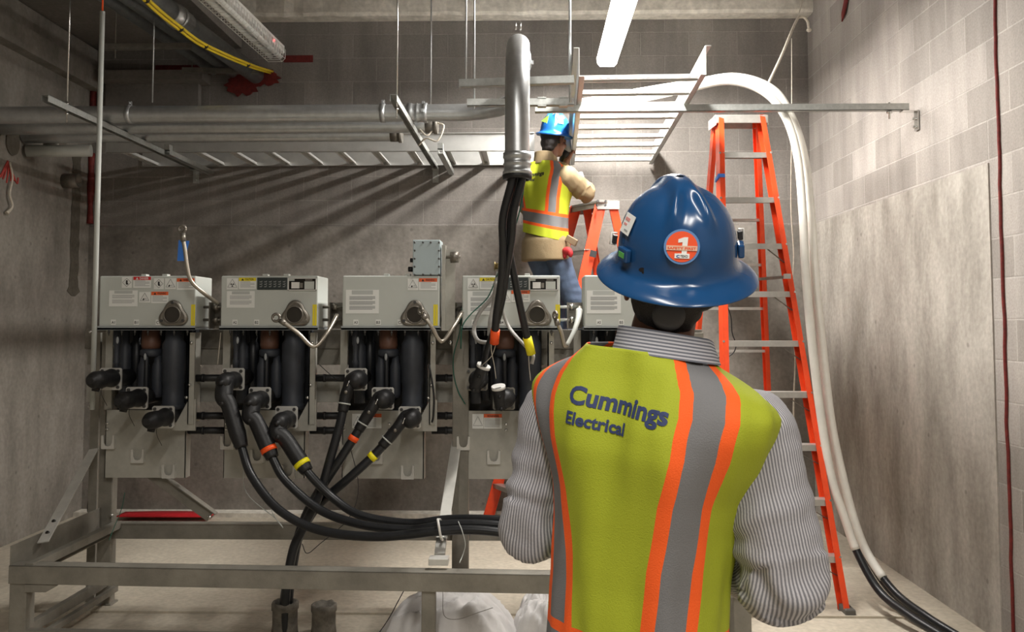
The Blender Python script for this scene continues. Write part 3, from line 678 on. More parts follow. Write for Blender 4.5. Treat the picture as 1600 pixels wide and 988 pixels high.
# bolted box and tall side plate on the third module
t = UN[2]
a = W(645, 430, DB); e = W(688, 375, DB)
g = MB(); g.ab((a.x, DB-.005, a.z), (e.x, DB+.14, e.z)); jb = g.build('bolted_cover_box', JBOX, t, bevel=.004)
for k in range(5):
    for px in (648, 686): g = MB(); q = W(px, 379+k*12.6, DB-.006); g.ball(q, .006, seg=8); g.build('bolt', DBOLT, jb)
for px in (661, 673):
    for py in (379, 429): g = MB(); q = W(px, py, DB-.006); g.ball(q, .006, seg=8); g.build('bolt', DBOLT, jb)
g = MB(); a = W(691, 517, 4.66); e = W(697, 384, 4.66); g.ab((a.x, 4.62, a.z), (e.x, 4.68, e.z)); g.ab((a.x, 4.66, a.z), (e.x+.05, 4.668, e.z-.02)); g.build('tall_flange', PLATE, t)
g = MB(); q = W(704, 402, 4.66); g.cyl(q, q+EX*.045, .03); g.cyl(q-EX*.03, q+EX*.055, .008); g.build('lifting_knob', CASTM, t)
for a_g, b_g, r_g in ((641, 407, .012), (638, 421, .014)): g = MB(); g.cyl(W(a_g, b_g, 4.68), W(646, b_g, 4.68), r_g); g.build('cable_gland', RUB, t)
# crank handles
def crank(i, pts, ring, rr, ax, white=0, m=HANDLE, lb=None):
    g = MB(); g.tube([W(*p) for p in pts], .0105, 10, 6); h = g.build('crank_handle', m, UN[i])
    c = W(*ring); ax = V(ax).normalized(); a, u = frame(ax); g = MB()
    R = []
    for k in range(25):
        an = 2*PI*k/24; q = c+(a*math.cos(an)+u*math.sin(an))*rr; R.append(q)
    g.tube(R, .0075, 8, straight=True); e = W(*pts[-1]); dd = (e-c).normalized(); g.cyl(c+dd*(rr+.004), e+dd*.02, .014)
    g.build('ring_end', CASTM, h); return h
h = crank(0, [(340, 474, 4.60), (318, 458, 4.5), (299, 440, 4.46), (293, 420, 4.45), (289, 390, 4.45), (286, 372, 4.45)], (284.5, 358, 4.45), .018, (0, 1, 0))
g = MB(); q = W(277, 408, 4.455); g.prism([(0, 0), (.040, 0), (.062, .105), (.005, .11)], q, EX, EZ, .001); tp = g.build('blue_tape', BLUET, h)
crank(1, [(527, 492, 4.6), (510, 522, 4.5), (490, 542, 4.46), (466, 521, 4.44), (441, 503, 4.44)], (431.5, 496.5, 4.44), .019, (0, 1, 0))
crank(2, [(722, 488, 4.6), (709, 510, 4.5), (690, 534, 4.44), (674, 510, 4.42), (662, 494, 4.42)], (657.5, 486, 4.42), .018, (.8, .6, 0))
crank(3, [(906, 480, 4.6), (899, 512, 4.5), (884, 542, 4.44), (877, 520, 4.42), (870, 503, 4.42)], (867.5, 493, 4.42), .018, (.9, .5, 0))
g = MB(); g.tube([W(905, 485, 4.58), W(903, 500, 4.52), W(896, 520, 4.47), W(886, 540, 4.44)], [.018, .015, .012, .011], 10, 6); g.build('white_sleeve', COND, UN[3])
# ================================================================== steel rack
RXL, RXR = -2.42, .98
zf = .455
t = thing('steel_support_rack', (-.7, 4.4, 0), 'dusty grey steel frame standing on the floor under the switchgear', 'steel frame')
def part(nm, fn, m=RACK, parent=t, bev=0.002):
    g = MB(); fn(g); return g.build(nm, m, parent, bevel=bev)
part('front_beam', lambda g: (g.channel((RXL, 4.03, zf-.04), (RXR, 3.90, zf-.04), .08, .084, .006, EZ, open_up=False), g.beam((RXL, 3.995, zf-.04), (RXR, 3.862, zf-.04), .005, .084, EZ)))
part('rear_beam', lambda g: (g.beam((RXL, 4.86, zf-.045), (RXR, 4.86, zf-.045), .006, .09, EZ), g.beam((RXL, 4.88, zf-.005), (RXR, 4.88, zf-.005), .06, .006, EZ)))
for x, l in ((RXL, 1), (RXR, -1)):
    part('side_beam', lambda g: (g.beam((x, 4.0, zf+.01), (x, 4.86, zf+.01), .006, .16, EZ), g.beam((x+l*.035, 4.0, zf-.065), (x+l*.035, 4.86, zf-.065), .07, .006, EZ), g.beam((x+l*.09, 4.0, zf-.01), (x+l*.09, 4.86, zf-.01), .04, .04, EZ)))
    part('lower_rail', lambda g: (g.beam((x+l*.03, 4.0, .13), (x+l*.03, 4.86, .13), .035, .05, EZ), g.beam((x+l*.085, 4.0, .09), (x+l*.085, 4.86, .09), .03, .03, EZ)))
def post(x, y, z, s, nm='leg', w_=.057):
    part(nm, lambda g: (g.beam((x, y-s/2, 0), (x, y-s/2, z), w_, .005, EY), g.beam((x-w_/2, y, 0), (x-w_/2, y, z), .005, s, EY), g.beam((x+w_/2, y, 0), (x+w_/2, y, z), .005, s, EY), g.box((x, y, .006), (w_+.03, s+.03, .01))))
post(RXL+.04, 4.035, zf-.082, .07, w_=.075); post(W(670, 930, 3.96).x, 3.965, zf-.082, .05); post(RXR-.04, 3.94, zf-.082, .07, w_=.075)
ZPT = W(160, 520, 4.87).z
for k, (x, w_) in enumerate(((W(165, 800, 4.87).x+.01, .075), (W(720, 700, 4.80).x, .085), (RXR-.05, .075))): post(x, 4.87 if k != 1 else 4.80, ZPT+(.0 if k != 1 else .05), .06, 'upright', w_=w_)
part('upright', lambda g: g.channel((W(152, 600, 4.92).x, 4.92, 0), (W(152, 600, 4.92).x, 4.92, ZPT), .05, .05, .004, EY))
part('lower_rail', lambda g: g.beam((RXL, 4.02, .14), (RXR, 3.90, .14), .04, .04, EZ))
# flat braces from the uprights to the front
def strap(p0, p1, w_=.055, th=.008, nm='brace', m=RACKL):
    return part(nm, lambda g: (g.beam(p0, p1, w_, th, V((0, -1, .4)))), m)
s1 = strap(W(147, 702, 4.84), W(67, 848, 4.18))
for f_ in (.80, .91): g = MB(); q = W(147, 702, 4.84).lerp(W(67, 848, 4.18), f_)+V((0, -.006, 0)); g.ball(q, .012, sc=(1, .5, 1)); g.build('bolt_hole', HOLE, s1)
s2 = strap(W(714, 688, 4.82), W(690, 842, 4.22)); g = MB(); q = W(714, 696, 4.80); g.ball(q, .010); g.build('bolt', BOLT, s2)
part('foot_bracket', lambda g: (g.beam(W(690, 842, 4.2), W(687, 868, 4.08), .05, .02, V((0, -1, .4))), g.box(W(686, 876, 4.0)+V((0, 0, .0)), (.09, .07, .03))), RACKL)
s3 = part('brace', lambda g: (g.beam(W(232, 735, 4.83), W(330, 806, 4.84), .012, .075, V((.5, 0, .8)), 0), g.beam(W(244, 735, 4.81)+V((0, 0, 0)), W(338, 803, 4.82), .03, .008, V((.5, -.2, .8)), 0)), [RACK, RACKL])
for px, py, d, par in ((174, 806, 4.82, t), (327, 809, 4.8, t), (724, 530, 4.82, t), (724, 612, 4.82, t), (704, 536, 4.82, t)):
    g = MB(); g.ball(W(px, py, d), .013, sc=(1, .6, 1)); g.build('bolt', BOLT, t)
for px, py in ((141, 519), (140, 636)):
    g = MB(); g.ball(W(px, py, 4.86), .009); g.build('bolt', BOLT, t)
part('gusset', lambda g: g.prism([(0, 0), (.10, 0), (.16, .035), (0, .035)], (RXL+.075, 4.0, zf-.12), EX, EZ, .01))
# cross rails behind the modules
for py0, py1 in ((515, 545), ):
    part('cross_rail', lambda g: g.ab((W(147, 0, 4.94).x, 4.935, W(0, py1, 4.94).z), (RXR, 4.95, W(0, py0, 4.94).z)), DRUSTY)
part('cross_rail', lambda g: g.ab((W(150, 0, 4.94).x, 4.945, W(0, 628, 4.94).z), (RXR, 4.96, W(0, 588, 4.94).z)), PLATE)
part('cross_rail', lambda g: g.ab((W(150, 0, 4.94).x, 4.945, W(0, 570, 4.94).z), (RXR, 4.95, W(0, 545, 4.94).z)), RACK)
# black bus links between neighbouring modules
for i in range(4):
    for py in (591, 650, 673):
        a = W(UX[i]+140, py, 4.80); e = W(UX[i]+198, py, 4.80); g = MB(); g.cyl(a, e, .020, seg=12); g.cyl(a.lerp(e, .35), a.lerp(e, .42), .023, seg=12)
        side = ['first and second', 'second and third', 'third and fourth', 'fourth and fifth'][i]; hgt = {591: 'topmost', 650: 'middle', 673: 'lowest'}[py]
        tag(g.build('bus_link', RUB), f'{hgt} black bus link between the {side} switchgear modules', 'bus bar', 'bus links between switchgear modules')
# ================================================================== cable connectors and cables
def elbow(parent, c, L_=.20, r=.043, name='elbow_connector'):
    g = MB(); g.lathe(c, -EY, [(0, r*1.02), (.01, r*1.05), (.03, r), (L_*.45, r), (L_*.5, r*1.08), (L_*.62, r*1.08), (L_*.7, r*.95), (L_*.92, r*.85), (L_, r*.6), (L_, r*.3), (L_+.02, r*.28), (L_+.022, 0)], 24)
    return g.build(name, RUB, parent)
# module 1: capped
for k, (px, py, nm) in enumerate(((174, 591, 'topmost'), (216, 622, 'middle'), (258, 652, 'lowest'))):
    c = W(px, py, 4.588); g = MB(); g.lathe(c, -EY, [(0, .05), (.015, .048), (.04, .040), (.10, .045), (.17, .046), (.20, .036), (.21, .02), (.225, .018)], 24)
    g.cyl(c-EY*.14+EX*.0, c-EY*.15-EZ*.06+EX*-.01, .026, .018)
    g.tube([c-EY*.10-EZ*.04, c-EY*.12-EZ*.08+EX*.01, c-EY*.08-EZ*.14+EX*.02], .0015, 5)
    tag(g.build('terminal_cap', RUB), f'{nm} of three black rubber end caps on the leftmost module', 'cap', 'end caps on the leftmost module')
def cable(label, pts, r, name='power_cable', m=CAB, seg=12, group=None, n=8):
    g = MB(); g.tube(pts, r, seg, n, m=0); return tag(g.build(name, m), label, 'cable', group)
def tape(parent, p, q, r, m, nm='tape_band'):
    g = MB(); g.cyl(p, q, r, seg=18); return g.build(nm, m, parent)
CABR = .022
D2 = [('left', (366, 594), [(350, 610, 4.42), (363, 650, 4.41), (378, 700, 4.38), (394, 745, 4.33), (436, 797, 4.25), (500, 829, 4.2), (590, 839, 4.15), (690, 830, 4.12), (750, 829, 4.1), (810, 838, 4.08), (880, 862, 4.05), (930, 900, 4.3), (960, 930, 4.55)], None),
      ('middle', (408, 624), [(392, 640, 4.42), (406, 672, 4.41), (426, 716, 4.38), (447, 752, 4.35), (500, 797, 4.3), (565, 820, 4.24), (640, 828, 4.2), (700, 820, 4.18), (760, 820, 4.15), (820, 828, 4.12), (895, 850, 4.1), (950, 900, 4.4), (980, 935, 4.6)], ORT),
      ('right', (450, 655), [(433, 667, 4.42), (453, 697, 4.41), (480, 737, 4.38), (520, 778, 4.38), (565, 806, 4.34), (640, 818, 4.3), (700, 812, 4.26), (760, 812, 4.2), (830, 818, 4.16), (905, 845, 4.2), (970, 900, 4.5), (1000, 935, 4.65)], YET)]
for nm, (px, py), pts, tm in D2:
    P = [W(*p) for p in pts]; P[-1].z = .03; P[-2].z = .05
    o = cable(f'{nm} of the three black cables sweeping right from the second switchgear module', P, CABR, group='cables sweeping from the second module')
    c = W(px, py, 4.588); e = elbow(o, c, .19, .045)
    g = MB(); q0 = c-EY*.13; g.tube([q0+EZ*.01, P[0]-EZ*.03, P[0].lerp(P[1], .6), P[1].lerp(P[2], .55), P[2]], [.044, .046, .040, .043, .032], 18, 6)
    e2 = g.build('elbow_arm', RUB, o)
    g = MB(); q = P[0].lerp(P[1], .5); g.ball(q-EY*.03-EX*.02, .016); g.ball(P[1]-EY*.03, .014); g.build('test_point', RUB, o)
    if tm: d_ = (P[2]-P[1]).normalized(); tape(o, P[2]-d_*.06, P[2]-d_*.035, .042, tm)
    else: d_ = (P[2]-P[1]).normalized(); tape(o, P[2]-d_*.07, P[2]-d_*.05, .038, mat('dull red tape', (.06, .02, .018), .6))
# module 3: elbows to the left and down, cables gathered into the floor sleeve
D3 = [('left', (556, 593), [(548, 594, 4.50), (540, 620, 4.50), (532, 660, 4.48), (518, 710, 4.46), (500, 770, 4.44), (474, 825, 4.42), (458, 860, 4.40), (447, 925, 4.38), (445, 965, 4.38)], None),
      ('middle', (598, 623), [(592, 622, 4.50), (572, 653, 4.50), (552, 686, 4.48), (526, 727, 4.46), (494, 775, 4.47), (474, 815, 4.47), (464, 850, 4.46), (452, 925, 4.43), (449, 965, 4.42)], ORT),
      ('right', (640, 653), [(634, 652, 4.50), (612, 680, 4.50), (586, 710, 4.48), (545, 748, 4.46), (500, 787, 4.50), (476, 822, 4.50), (462, 855, 4.50), (446, 925, 4.47), (443, 965, 4.46)], YET)]
for nm, (px, py), pts, tm in D3:
    P = [W(*p) for p in pts]; P[-1].z = .02
    o = cable(f'{nm} of the three taped black cables dropping from the third module into a floor sleeve', P, .0235, group='cables dropping from the third module')
    c = W(px+4, py, 4.588); g = MB(); g.lathe(c, -EY, [(0, .052), (.03, .052), (.07, .050), (.105, .040), (.12, .018), (.122, 0)], 24); g.build('elbow_connector', RUB, o)
    g = MB(); g.tube([c-EY*.07, P[0]+EY*.02, P[0].lerp(P[1], .5), P[1], P[1].lerp(P[2], .6)], [.040, .036, .030, .031, .027], 16, 6); e = g.build('elbow_arm', RUB, o)
    d_ = (P[2]-P[1]).normalized(); q = P[1].lerp(P[2], .25); g = MB(); g.lathe(q, d_, [(0, .031), (0, .034), (.007, .034), (.007, .031)], 18); g.build('lug_band', COND, o)
    q = P[0].lerp(P[1], .7); g = MB(); g.ball(q-EY*.032, .010); g.build('test_point', CASTM, o); g = MB(); g.cyl(P[0]-EY*.03, P[0]-EY*.045-EZ*.03-EX*.01, .003); g.build('bleed_wire', BOLT, o)
    if tm: q = P[2].lerp(P[3], -.1 if nm == 'middle' else .02); d_ = (P[3]-P[2]).normalized(); tape(o, q, q+d_*.028, .027, tm)
# module 4: parked elbows
for nm, (px, py), tx, ty in (('upper', (748, 593), 755, 574), ('lower', (790, 622), 779, 607)):
    c = W(px, py, 4.588); g = MB(); g.lathe(c, -EY, [(0, .052), (.03, .052), (.06, .050), (.09, .038), (.1, .0)], 24)
    a = c-EY*.06-EZ*.05-EX*.02; e = W(tx, ty, 4.50); g.tube([a, a.lerp(e, .5), e], [.032, .036, .032], 14, 4)
    g.ball(a-EY*.03, .012); g.ball(a.lerp(e, .6)-EY*.035, .010)
    o = tag(g.build('elbow_connector', RUB), f'{nm} black elbow connector with a white marker band on the fourth switchgear module', 'connector')
    g = MB(); d_ = (e-a).normalized(); g.cyl(e-d_*.004, e+d_*.014, .037, seg=18); g.build('marker_band', WPL, o)
    g = MB(); g.box(e+d_*.005-EY*.0375, (.03, .002, .003), 0, frame(d_)[0] and Euler((0, .1 if nm == 'upper' else -.25, 0))); g.build('band_print', INK, o)
# cables hanging out of the big conduit
z0 = zend-.02
H = [((xv-.022, 3.87, z0), [(786, 340, 3.92), (786, 390, 3.98), (783, 440, 4.05), (776, 490, 4.15), (773, 528, 4.22)], ORT, .019, 'left of the hanging black cables, ending in orange tape in front of the fourth module', (774, 517, 4.20)),
     ((xv+.024, 3.87, z0), [(803, 330, 3.90), (800, 370, 3.96), (792, 420, 4.04), (784, 470, 4.14), (774, 510, 4.26), (762, 545, 4.40), (756, 572, 4.49)], None, .0175, 'middle of the hanging black cables, running down to the upper parked elbow', None),
     ((xv+.002, 3.90, z0), [(795, 335, 3.98), (795, 385, 4.05), (803, 430, 4.12), (813, 480, 4.2), (823, 525, 4.28), (828, 545, 4.3)], YET, .0185, 'right of the hanging black cables, ending in yellow tape', (824, 533, 4.285))]
for s, pts, tm, r, lb, tp_ in H:
    P = [V(s)+EZ*.1, V(s)]+[W(*p) for p in pts]; o = cable(lb, P, r, group='cables hanging from the big conduit')
    if tm: d_ = (P[-1]-P[-2]).normalized(); tape(o, P[-1]-d_*(.045 if tm is ORT else .06), P[-1]+d_*.03, r+.004, tm)
def wire(label, pts, r, m, name='thin_wire', cat='wire'):
    g = MB(); g.tube([W(*p) for p in pts], r, 6, 6); return tag(g.build(name, m), label, cat)
wire('thin frayed wire hanging from the orange-taped cable end', [(776, 534, 4.22), (769, 555, 4.3), (760, 565, 4.35), (752, 572, 4.42)], .002, ROPE)
wire('thin frayed wire hanging straight down beside the orange-taped cable end', [(767, 530, 4.25), (768, 550, 4.3), (772, 570, 4.35), (775, 592, 4.4)], .002, ROPE)
wire('thin frayed wire hanging from the yellow-taped cable end', [(826, 556, 4.3), (827, 575, 4.3), (829, 595, 4.3)], .0018, ROPE)
wire('dark green ground wire draped over the fourth module', [(820, 278, 3.88), (812, 330, 3.95), (790, 400, 4.2), (776, 432, 4.5), (762, 465, 4.55), (735, 492, 4.56), (722, 512, 4.56), (720, 545, 4.6)], .0035, GRN, 'ground_wire')
wire('dark green wire hanging beside the middle upright of the rack', [(722, 480, 4.7), (718, 520, 4.72), (709, 555, 4.75), (709, 585, 4.76), (716, 612, 4.76), (727, 632, 4.76)], .003, GRN, 'ground_wire')
wire('thin black lead hanging beside the third module', [(670, 570, 4.66), (674, 590, 4.64), (678, 620, 4.64), (677, 650, 4.65), (675, 660, 4.66)], .006, RUB, 'lead')
wire('thin black lead between the second and third modules', [(499, 570, 4.8), (512, 582, 4.75), (525, 592, 4.7), (545, 598, 4.6)], .002, RUB, 'lead')
wire('thin pale string in front of the gap between the first and second modules', [(345, 520, 4.7), (343, 540, 4.7), (340, 570, 4.7)], .0028, ROPE, 'string', 'string')
wire('loose thin black wire looping below the third module', [(545, 690, 4.6), (560, 760, 4.6), (545, 810, 4.55), (500, 850, 4.5), (480, 865, 4.45), (472, 850, 4.45)], .002, RUB)
wire('grey-green wire loop left of the cable bundle', [(380, 720, 4.7), (385, 770, 4.7), (430, 810, 4.65), (442, 825, 4.6), (425, 800, 4.65), (422, 770, 4.65)], .0025, COND)
wire('frayed pale green wires at the left upright of the rack', [(195, 770, 4.7), (190, 795, 4.7), (178, 825, 4.65), (170, 845, 4.6)], .002, GRN)
# pale woven straps at the fourth module
def ribbon(pts, w_, lb):
    P = smooth_path([W(*p) for p in pts], 6); g = MB(); R = []
    for i, p in enumerate(P):
        d = (P[min(i+1, len(P)-1)]-P[max(0, i-1)]).normalized(); s = V((d.z, 0, -d.x)).normalized(); s = (s+EY*.4*math.sin(i*.5)).normalized(); n_ = s.cross(d)
        R.append([p-s*w_/2, p+s*w_/2, p+s*w_/2+n_*.002, p-s*w_/2+n_*.002])
    g.rings(R); return tag(g.build('woven_strap', mat('woven strap', (.45, .44, .42), .6, 0, .15, 40)), lb, 'strap')
ribbon([(778, 425, 4.5), (772, 460, 4.52), (752, 485, 4.55), (743, 503, 4.56), (741, 520, 4.55), (748, 533, 4.5), (764, 536, 4.4)], .022, 'pale woven strap hooked over the fourth module, curling under its box')
ribbon([(783, 478, 4.54), (792, 505, 4.54), (803, 522, 4.5), (822, 542, 4.4), (833, 555, 4.35), (831, 569, 4.35)], .018, 'pale woven strap running down to the yellow taped cable end')
ribbon([(777, 440, 4.48), (773, 475, 4.5), (768, 500, 4.5), (766, 525, 4.5)], .035, 'wide grey strap behind the orange-taped cable')
g = MB(); q = W(778, 416, 4.48); g.cyl(q-EX*.015, q+EX*.02, .018); g.cyl(q-EX*.02, q-EX*.014, .024); tag(g.build('brass_fitting', mat('dark brass', (.30, .24, .12), .3, .9)), 'small brass fitting behind the hanging cables above the fourth module', 'fitting')
g = MB(); pts = [W(684, 812, 4.06), W(686, 824, 4.04), W(689, 840, 4.07), W(692, 842, 4.2), W(689, 815, 4.25), W(684, 812, 4.06)]; g.tube(pts, .006, 6); tag(g.build('cable_tie', WPL), 'white cable tie round the three swept cables at the middle brace', 'cable tie')
# left vertical conduit with its orange pull cord
p0 = W(160, 18, 4.60); p1 = V((p0.x, 4.60, W(0, 640, 4.6).z)); g = MB(); g.cyl(V((p0.x, 4.60, p0.z)), p1, .0135); o = tag(g.build('conduit', COND), 'slim vertical grey plastic conduit in front of the leftmost module', 'pipe')
g = MB(); g.cyl(V((p0.x, 4.60, p0.z-.01)), V((p0.x, 4.60, ZC)), .005, seg=8); g.build('pull_cord', ORT, o)
# ================================================================== ladders
def rail(parent, p0, p1, w_, dpt, ax, m=LADO, inward=1, name='rail'):
    "C section rail: web of width dpt across ax, flanges"
    p0, p1 = V(p0), V(p1); d = (p1-p0).normalized(); ax = V(ax); ax = (ax-d*ax.dot(d)).normalized(); n_ = d.cross(ax).normalized()
    g = MB(); g.beam(p0, p1, .004, dpt, ax)
    for q in (-1, 1):
        o_ = ax*q*(dpt/2-.002)+n_*inward*w_/2; g.beam(p0+o_, p1+o_, w_, .004, ax)
    return g.build(name, m, parent)
def stepladder(lb, TL, TR, FL, FR, BL, BR, n, zs, dpt, wfl, cap):
    TL, TR, FL, FR, BL, BR = map(V, (TL, TR, FL, FR, BL, BR)); c = (FL+FR+BL+BR)/4; c.z = 0
    t = thing('step_ladder', c, lb, 'ladder', 'orange step ladders')
    wd = (TR-TL).normalized(); out = wd.cross(EZ).normalized(); fr = ((FL+FR)/2-(TL+TR)/2); fr.z = 0; fr.normalize()
    H = TL.z
    for a, b_, s in ((TL, FL, 1), (TR, FR, -1)):
        r = rail(t, b_+EZ*.02, a+fr*dpt*.5, wfl, dpt, fr, inward=1 if s*((a-b_).normalized().cross(fr)).dot(wd) > 0 else -1, name='front_rail')
        g = MB(); g.box(b_+EZ*.02, (.05+abs(fr.x)*dpt, .05+abs(fr.y)*dpt, .04)); g.build('foot', mat('dark grey foot', (.10, .095, .085), .6), r, bevel=.006)
    for a, b_, s in ((TL, BL, 1), (TR, BR, -1)):
        r = rail(t, b_+EZ*.02, a-fr*dpt*.5, wfl*.9, dpt*.75, fr, inward=1 if s*((a-b_).normalized().cross(fr)).dot(wd) > 0 else -1, name='rear_rail')
        g = MB(); g.box(b_+EZ*.02, (.04+abs(fr.x)*dpt, .04+abs(fr.y)*dpt, .04)); g.build('foot', mat('dark grey foot', (.10, .095, .085), .6), r, bevel=.006)
    for k in range(1, n):
        z = zs*k; f = z/H
        a = FL.lerp(TL+fr*dpt*.5, f); b_ = FR.lerp(TR+fr*dpt*.5, f); g = MB(); g.beam(a, b_, dpt*.95, .006, EZ); 
        g.beam(a+fr*dpt*.47-EZ*.014, b_+fr*dpt*.47-EZ*.014, .004, .034, EZ); g.beam(a-fr*dpt*.47-EZ*.010, b_-fr*dpt*.47-EZ*.010, .004, .026, EZ)
        st = g.build('step', LADS, t)
        for q, s in ((a, 1), (b_, -1)):
            g = MB(); e = q+fr*dpt*.50; g.cyl(e+wd*s*.0, e+fr*.006, .007, seg=8); g.build('rivet', BOLT, st)
        if k % 1 == 0 and k < n-1:
            a2 = BL.lerp(TL-fr*dpt*.5, f-.03); b2 = BR.lerp(TR-fr*dpt*.5, f-.03); g = MB(); g.beam(a2, b2, .026, .018, EZ); g.build('rear_brace', LADS, t)
        if k < n-2:
            g = MB(); g.beam(b_.lerp(a, .28)-EZ*.02, b_-EZ*.11, .004, .016, fr); g.build('knee_brace', DRUSTY, t)
    cc = (TL+TR)/2; g = MB(); g.beam(TL-wd*.02+EZ*.0, TR+wd*.02, cap, .018, EZ); g.beam(TL-wd*.02+fr*cap/2-EZ*.02, TR+wd*.02+fr*cap/2-EZ*.02, .005, .05, EZ); g.beam(TL-wd*.02-fr*cap/2-EZ*.02, TR+wd*.02-fr*cap/2-EZ*.02, .005, .05, EZ)
    for q, s in ((TL, -1), (TR, 1)): g.beam(q+wd*s*.02-fr*cap/2-EZ*.025, q+wd*s*.02+fr*cap/2-EZ*.025, .005, .065, EZ)
    tc_ = g.build('top_cap', LADS, t, bevel=.002)
    return t, tc_, fr, wd
zt_ = W(1160, 184, 5.48).z
xa, xb_ = W(1122, 184, 5.44).x, W(1193, 184, 5.44).x
tall, tcap, fr, wd = stepladder('tall orange ten-foot step ladder beside the white cables at the right wall', (xa, 5.52, zt_), (xb_, 5.52, zt_), (1.07, 4.80, 0), (W(1322, 930, 4.80).x, 4.80, 0), (1.10, 6.45, 0), (1.80, 6.45, 0), 10, .3048*zt_/3.0, .085, .03, .17)
g = MB(); zq = W(1121, 275, 5.3).z; q = V((1.07, 4.80, 0)).lerp(V((xa, 5.52-.0425, zt_)), zq/zt_); g.box(q+V((.012, 0, 0)), (.042, .098, .022), 0, Euler((-.2, 0, 0))); g.build('blue_tape', BLUET, tall)
g = MB(); q = W(1230, 432, 5.10); g.box(q, (.035, .03, .03)); g.build('spreader_bracket', BOLT, tall)
g = MB(); g.beam(W(1140, 440, 5.9), W(1228, 433, 5.12), .004, .018, EZ); g.build('spreader_bar', DRUSTY, tall)
# short ladder under the worker
a1 = W(948, 316, 6.5); a2 = W(908, 322, 6.78); z_ = a1.z
A1 = V((a1.x, 6.5, z_)); A2 = V((a2.x, 6.78, z_)); nf = V((W(822, 840, 6.35).x, 6.32, 0)); ff = V((W(762, 806, 6.92).x, 6.90, 0))
short, scap, fr2, wd2 = stepladder('shorter orange step ladder the blue-hatted worker stands on, behind the fourth and fifth modules', A2, A1, ff, nf, V((.86, 7.05, 0)), V((1.16, 6.62, 0)), 8, z_/8.2, .085, .03, .17)
g = MB(); e = A1.lerp(nf, .22); d_ = (A1-nf).normalized(); up = fr2
sd = V((-.05, -1, 0)).normalized()
num = A1.lerp(nf, .30)+V((-.015, -.045, 0))
for k, ch in enumerate('3678'): pass
nx = d_.cross(V((0, -1, 0))).normalized()
g.text('3678', num-d_*.02-nx*.02, d_, nx*-1, .045, 0, .03); g.build('rail_marking', INK, short)
for q_, s_ in ((.16, INK), (.47, INK), (.58, WPL)):
    g = MB(); c = A1.lerp(nf, q_)+V((-.012, -.046, 0)); L_ = .13 if s_ is WPL else .05
    ax2 = d_.cross(EY).normalized(); g.beam(c-d_*L_/2, c+d_*L_/2, .05, .002, EY); g.build('rail_sticker', s_, short)
g = MB()
for k in range(2):
    for j in range(2): g.cyl(A1+V((-.08+k*.06, -.10+k*.0, -.01-j*.03)), A1+V((-.08+k*.06, -.135, -.01-j*.03)), .008, seg=8)
g.build('rivet', DBOLT, scap)
# ================================================================== white-sleeved cables at the right wall
def big_cable(pts, split, lb, rw=.024, rb=.022):
    P = smooth_path([W(*p) for p in pts], 10); n = int(split*len(P)); P = [V((p.x, p.y, max(p.z, rb))) for p in P]
    g = MB(); g.tube(P[n-2:], rb, 12, straight=True); o = tag(g.build('power_cable', CAB), lb, 'cable', 'white sleeved cables by the tall ladder')
    g = MB(); g.tube(P[:n], rw, 14, straight=True); g.build('white_sleeve', mat('white sleeve', (.78, .76, .70), .45, 0, .06, 12), o); return o
big_cable([(905, 172, 6.2), (1000, 155, 5.9), (1070, 140, 5.6), (1140, 127, 5.35), (1195, 145, 5.25), (1228, 185, 5.2), (1246, 245, 5.15), (1254, 330, 5.1), (1259, 430, 5.05), (1270, 550, 5.0), (1284, 660, 4.97), (1300, 750, 4.93), (1320, 810, 4.90), (1340, 865, 4.86), (1375, 925, 4.72), (1425, 965, 4.5), (1480, 1000, 4.3), (1560, 1060, 4.0)], .765, 'left white-sleeved cable arching from the tray, black below the sleeve')
big_cable([(905, 160, 6.25), (1000, 143, 5.95), (1080, 130, 5.65), (1150, 120, 5.42), (1208, 140, 5.32), (1238, 185, 5.28), (1257, 245, 5.22), (1267, 330, 5.16), (1274, 430, 5.10), (1286, 550, 5.06), (1299, 660, 5.02), (1318, 750, 4.98), (1337, 820, 4.94), (1358, 870, 4.9), (1398, 925, 4.74), (1450, 965, 4.5), (1515, 1005, 4.28), (1600, 1060, 4.0)], .805, 'right white-sleeved cable arching from the tray, its sleeve reaching lower', rb=.020)
big_cable([(905, 166, 6.30), (1000, 150, 6.0), (1080, 136, 5.7), (1148, 124, 5.5), (1200, 148, 5.42), (1232, 190, 5.36), (1250, 250, 5.3), (1261, 330, 5.24), (1267, 430, 5.18), (1278, 550, 5.13), (1292, 660, 5.08), (1310, 750, 5.04), (1330, 810, 5.0), (1350, 860, 4.97), (1388, 920, 4.82), (1440, 962, 4.55), (1500, 1003, 4.33), (1580, 1062, 4.0)], .74, 'rear white-sleeved cable, between and behind the other two arching from the tray', rw=.022, rb=.02)
# rope
g = MB(); g.tube([W(1200, 132, 5.4), W(1222, 85, 5.6), W(1243, 35, 5.8), W(1252, 26, 5.85), W(1261, 32, 5.85), W(1264, 45, 5.85)], .009, 8); o = tag(g.build('rope', ROPE), 'pale rope tied to the white cables and hooked over at its top end', 'rope')
g = MB(); g.ball(W(1264, 47, 5.85), .018, sc=(1, 1, .8)); g.build('knot', ROPE, o)
g = MB(); g.tube([W(1246, 30, 5.82), W(1262, -30, 6.0), W(1268, -60, 6.1)], .004, 6); g.build('tie_line', ROPE, o)
g = MB(); g.tube([W(1237, 60, 5.9), W(1237, 200, 5.9), W(1236, 320, 5.88), W(1240, 400, 5.88), W(1237, 470, 5.86), W(1242, 560, 5.86), W(1240, 640, 5.85), W(1243, 720, 5.85)], [.003, .003, .005, .004, .006, .004, .006, .004], 6); tag(g.build('string', ROPE), 'thin pale string hanging between the tall ladder and the white cables', 'string')
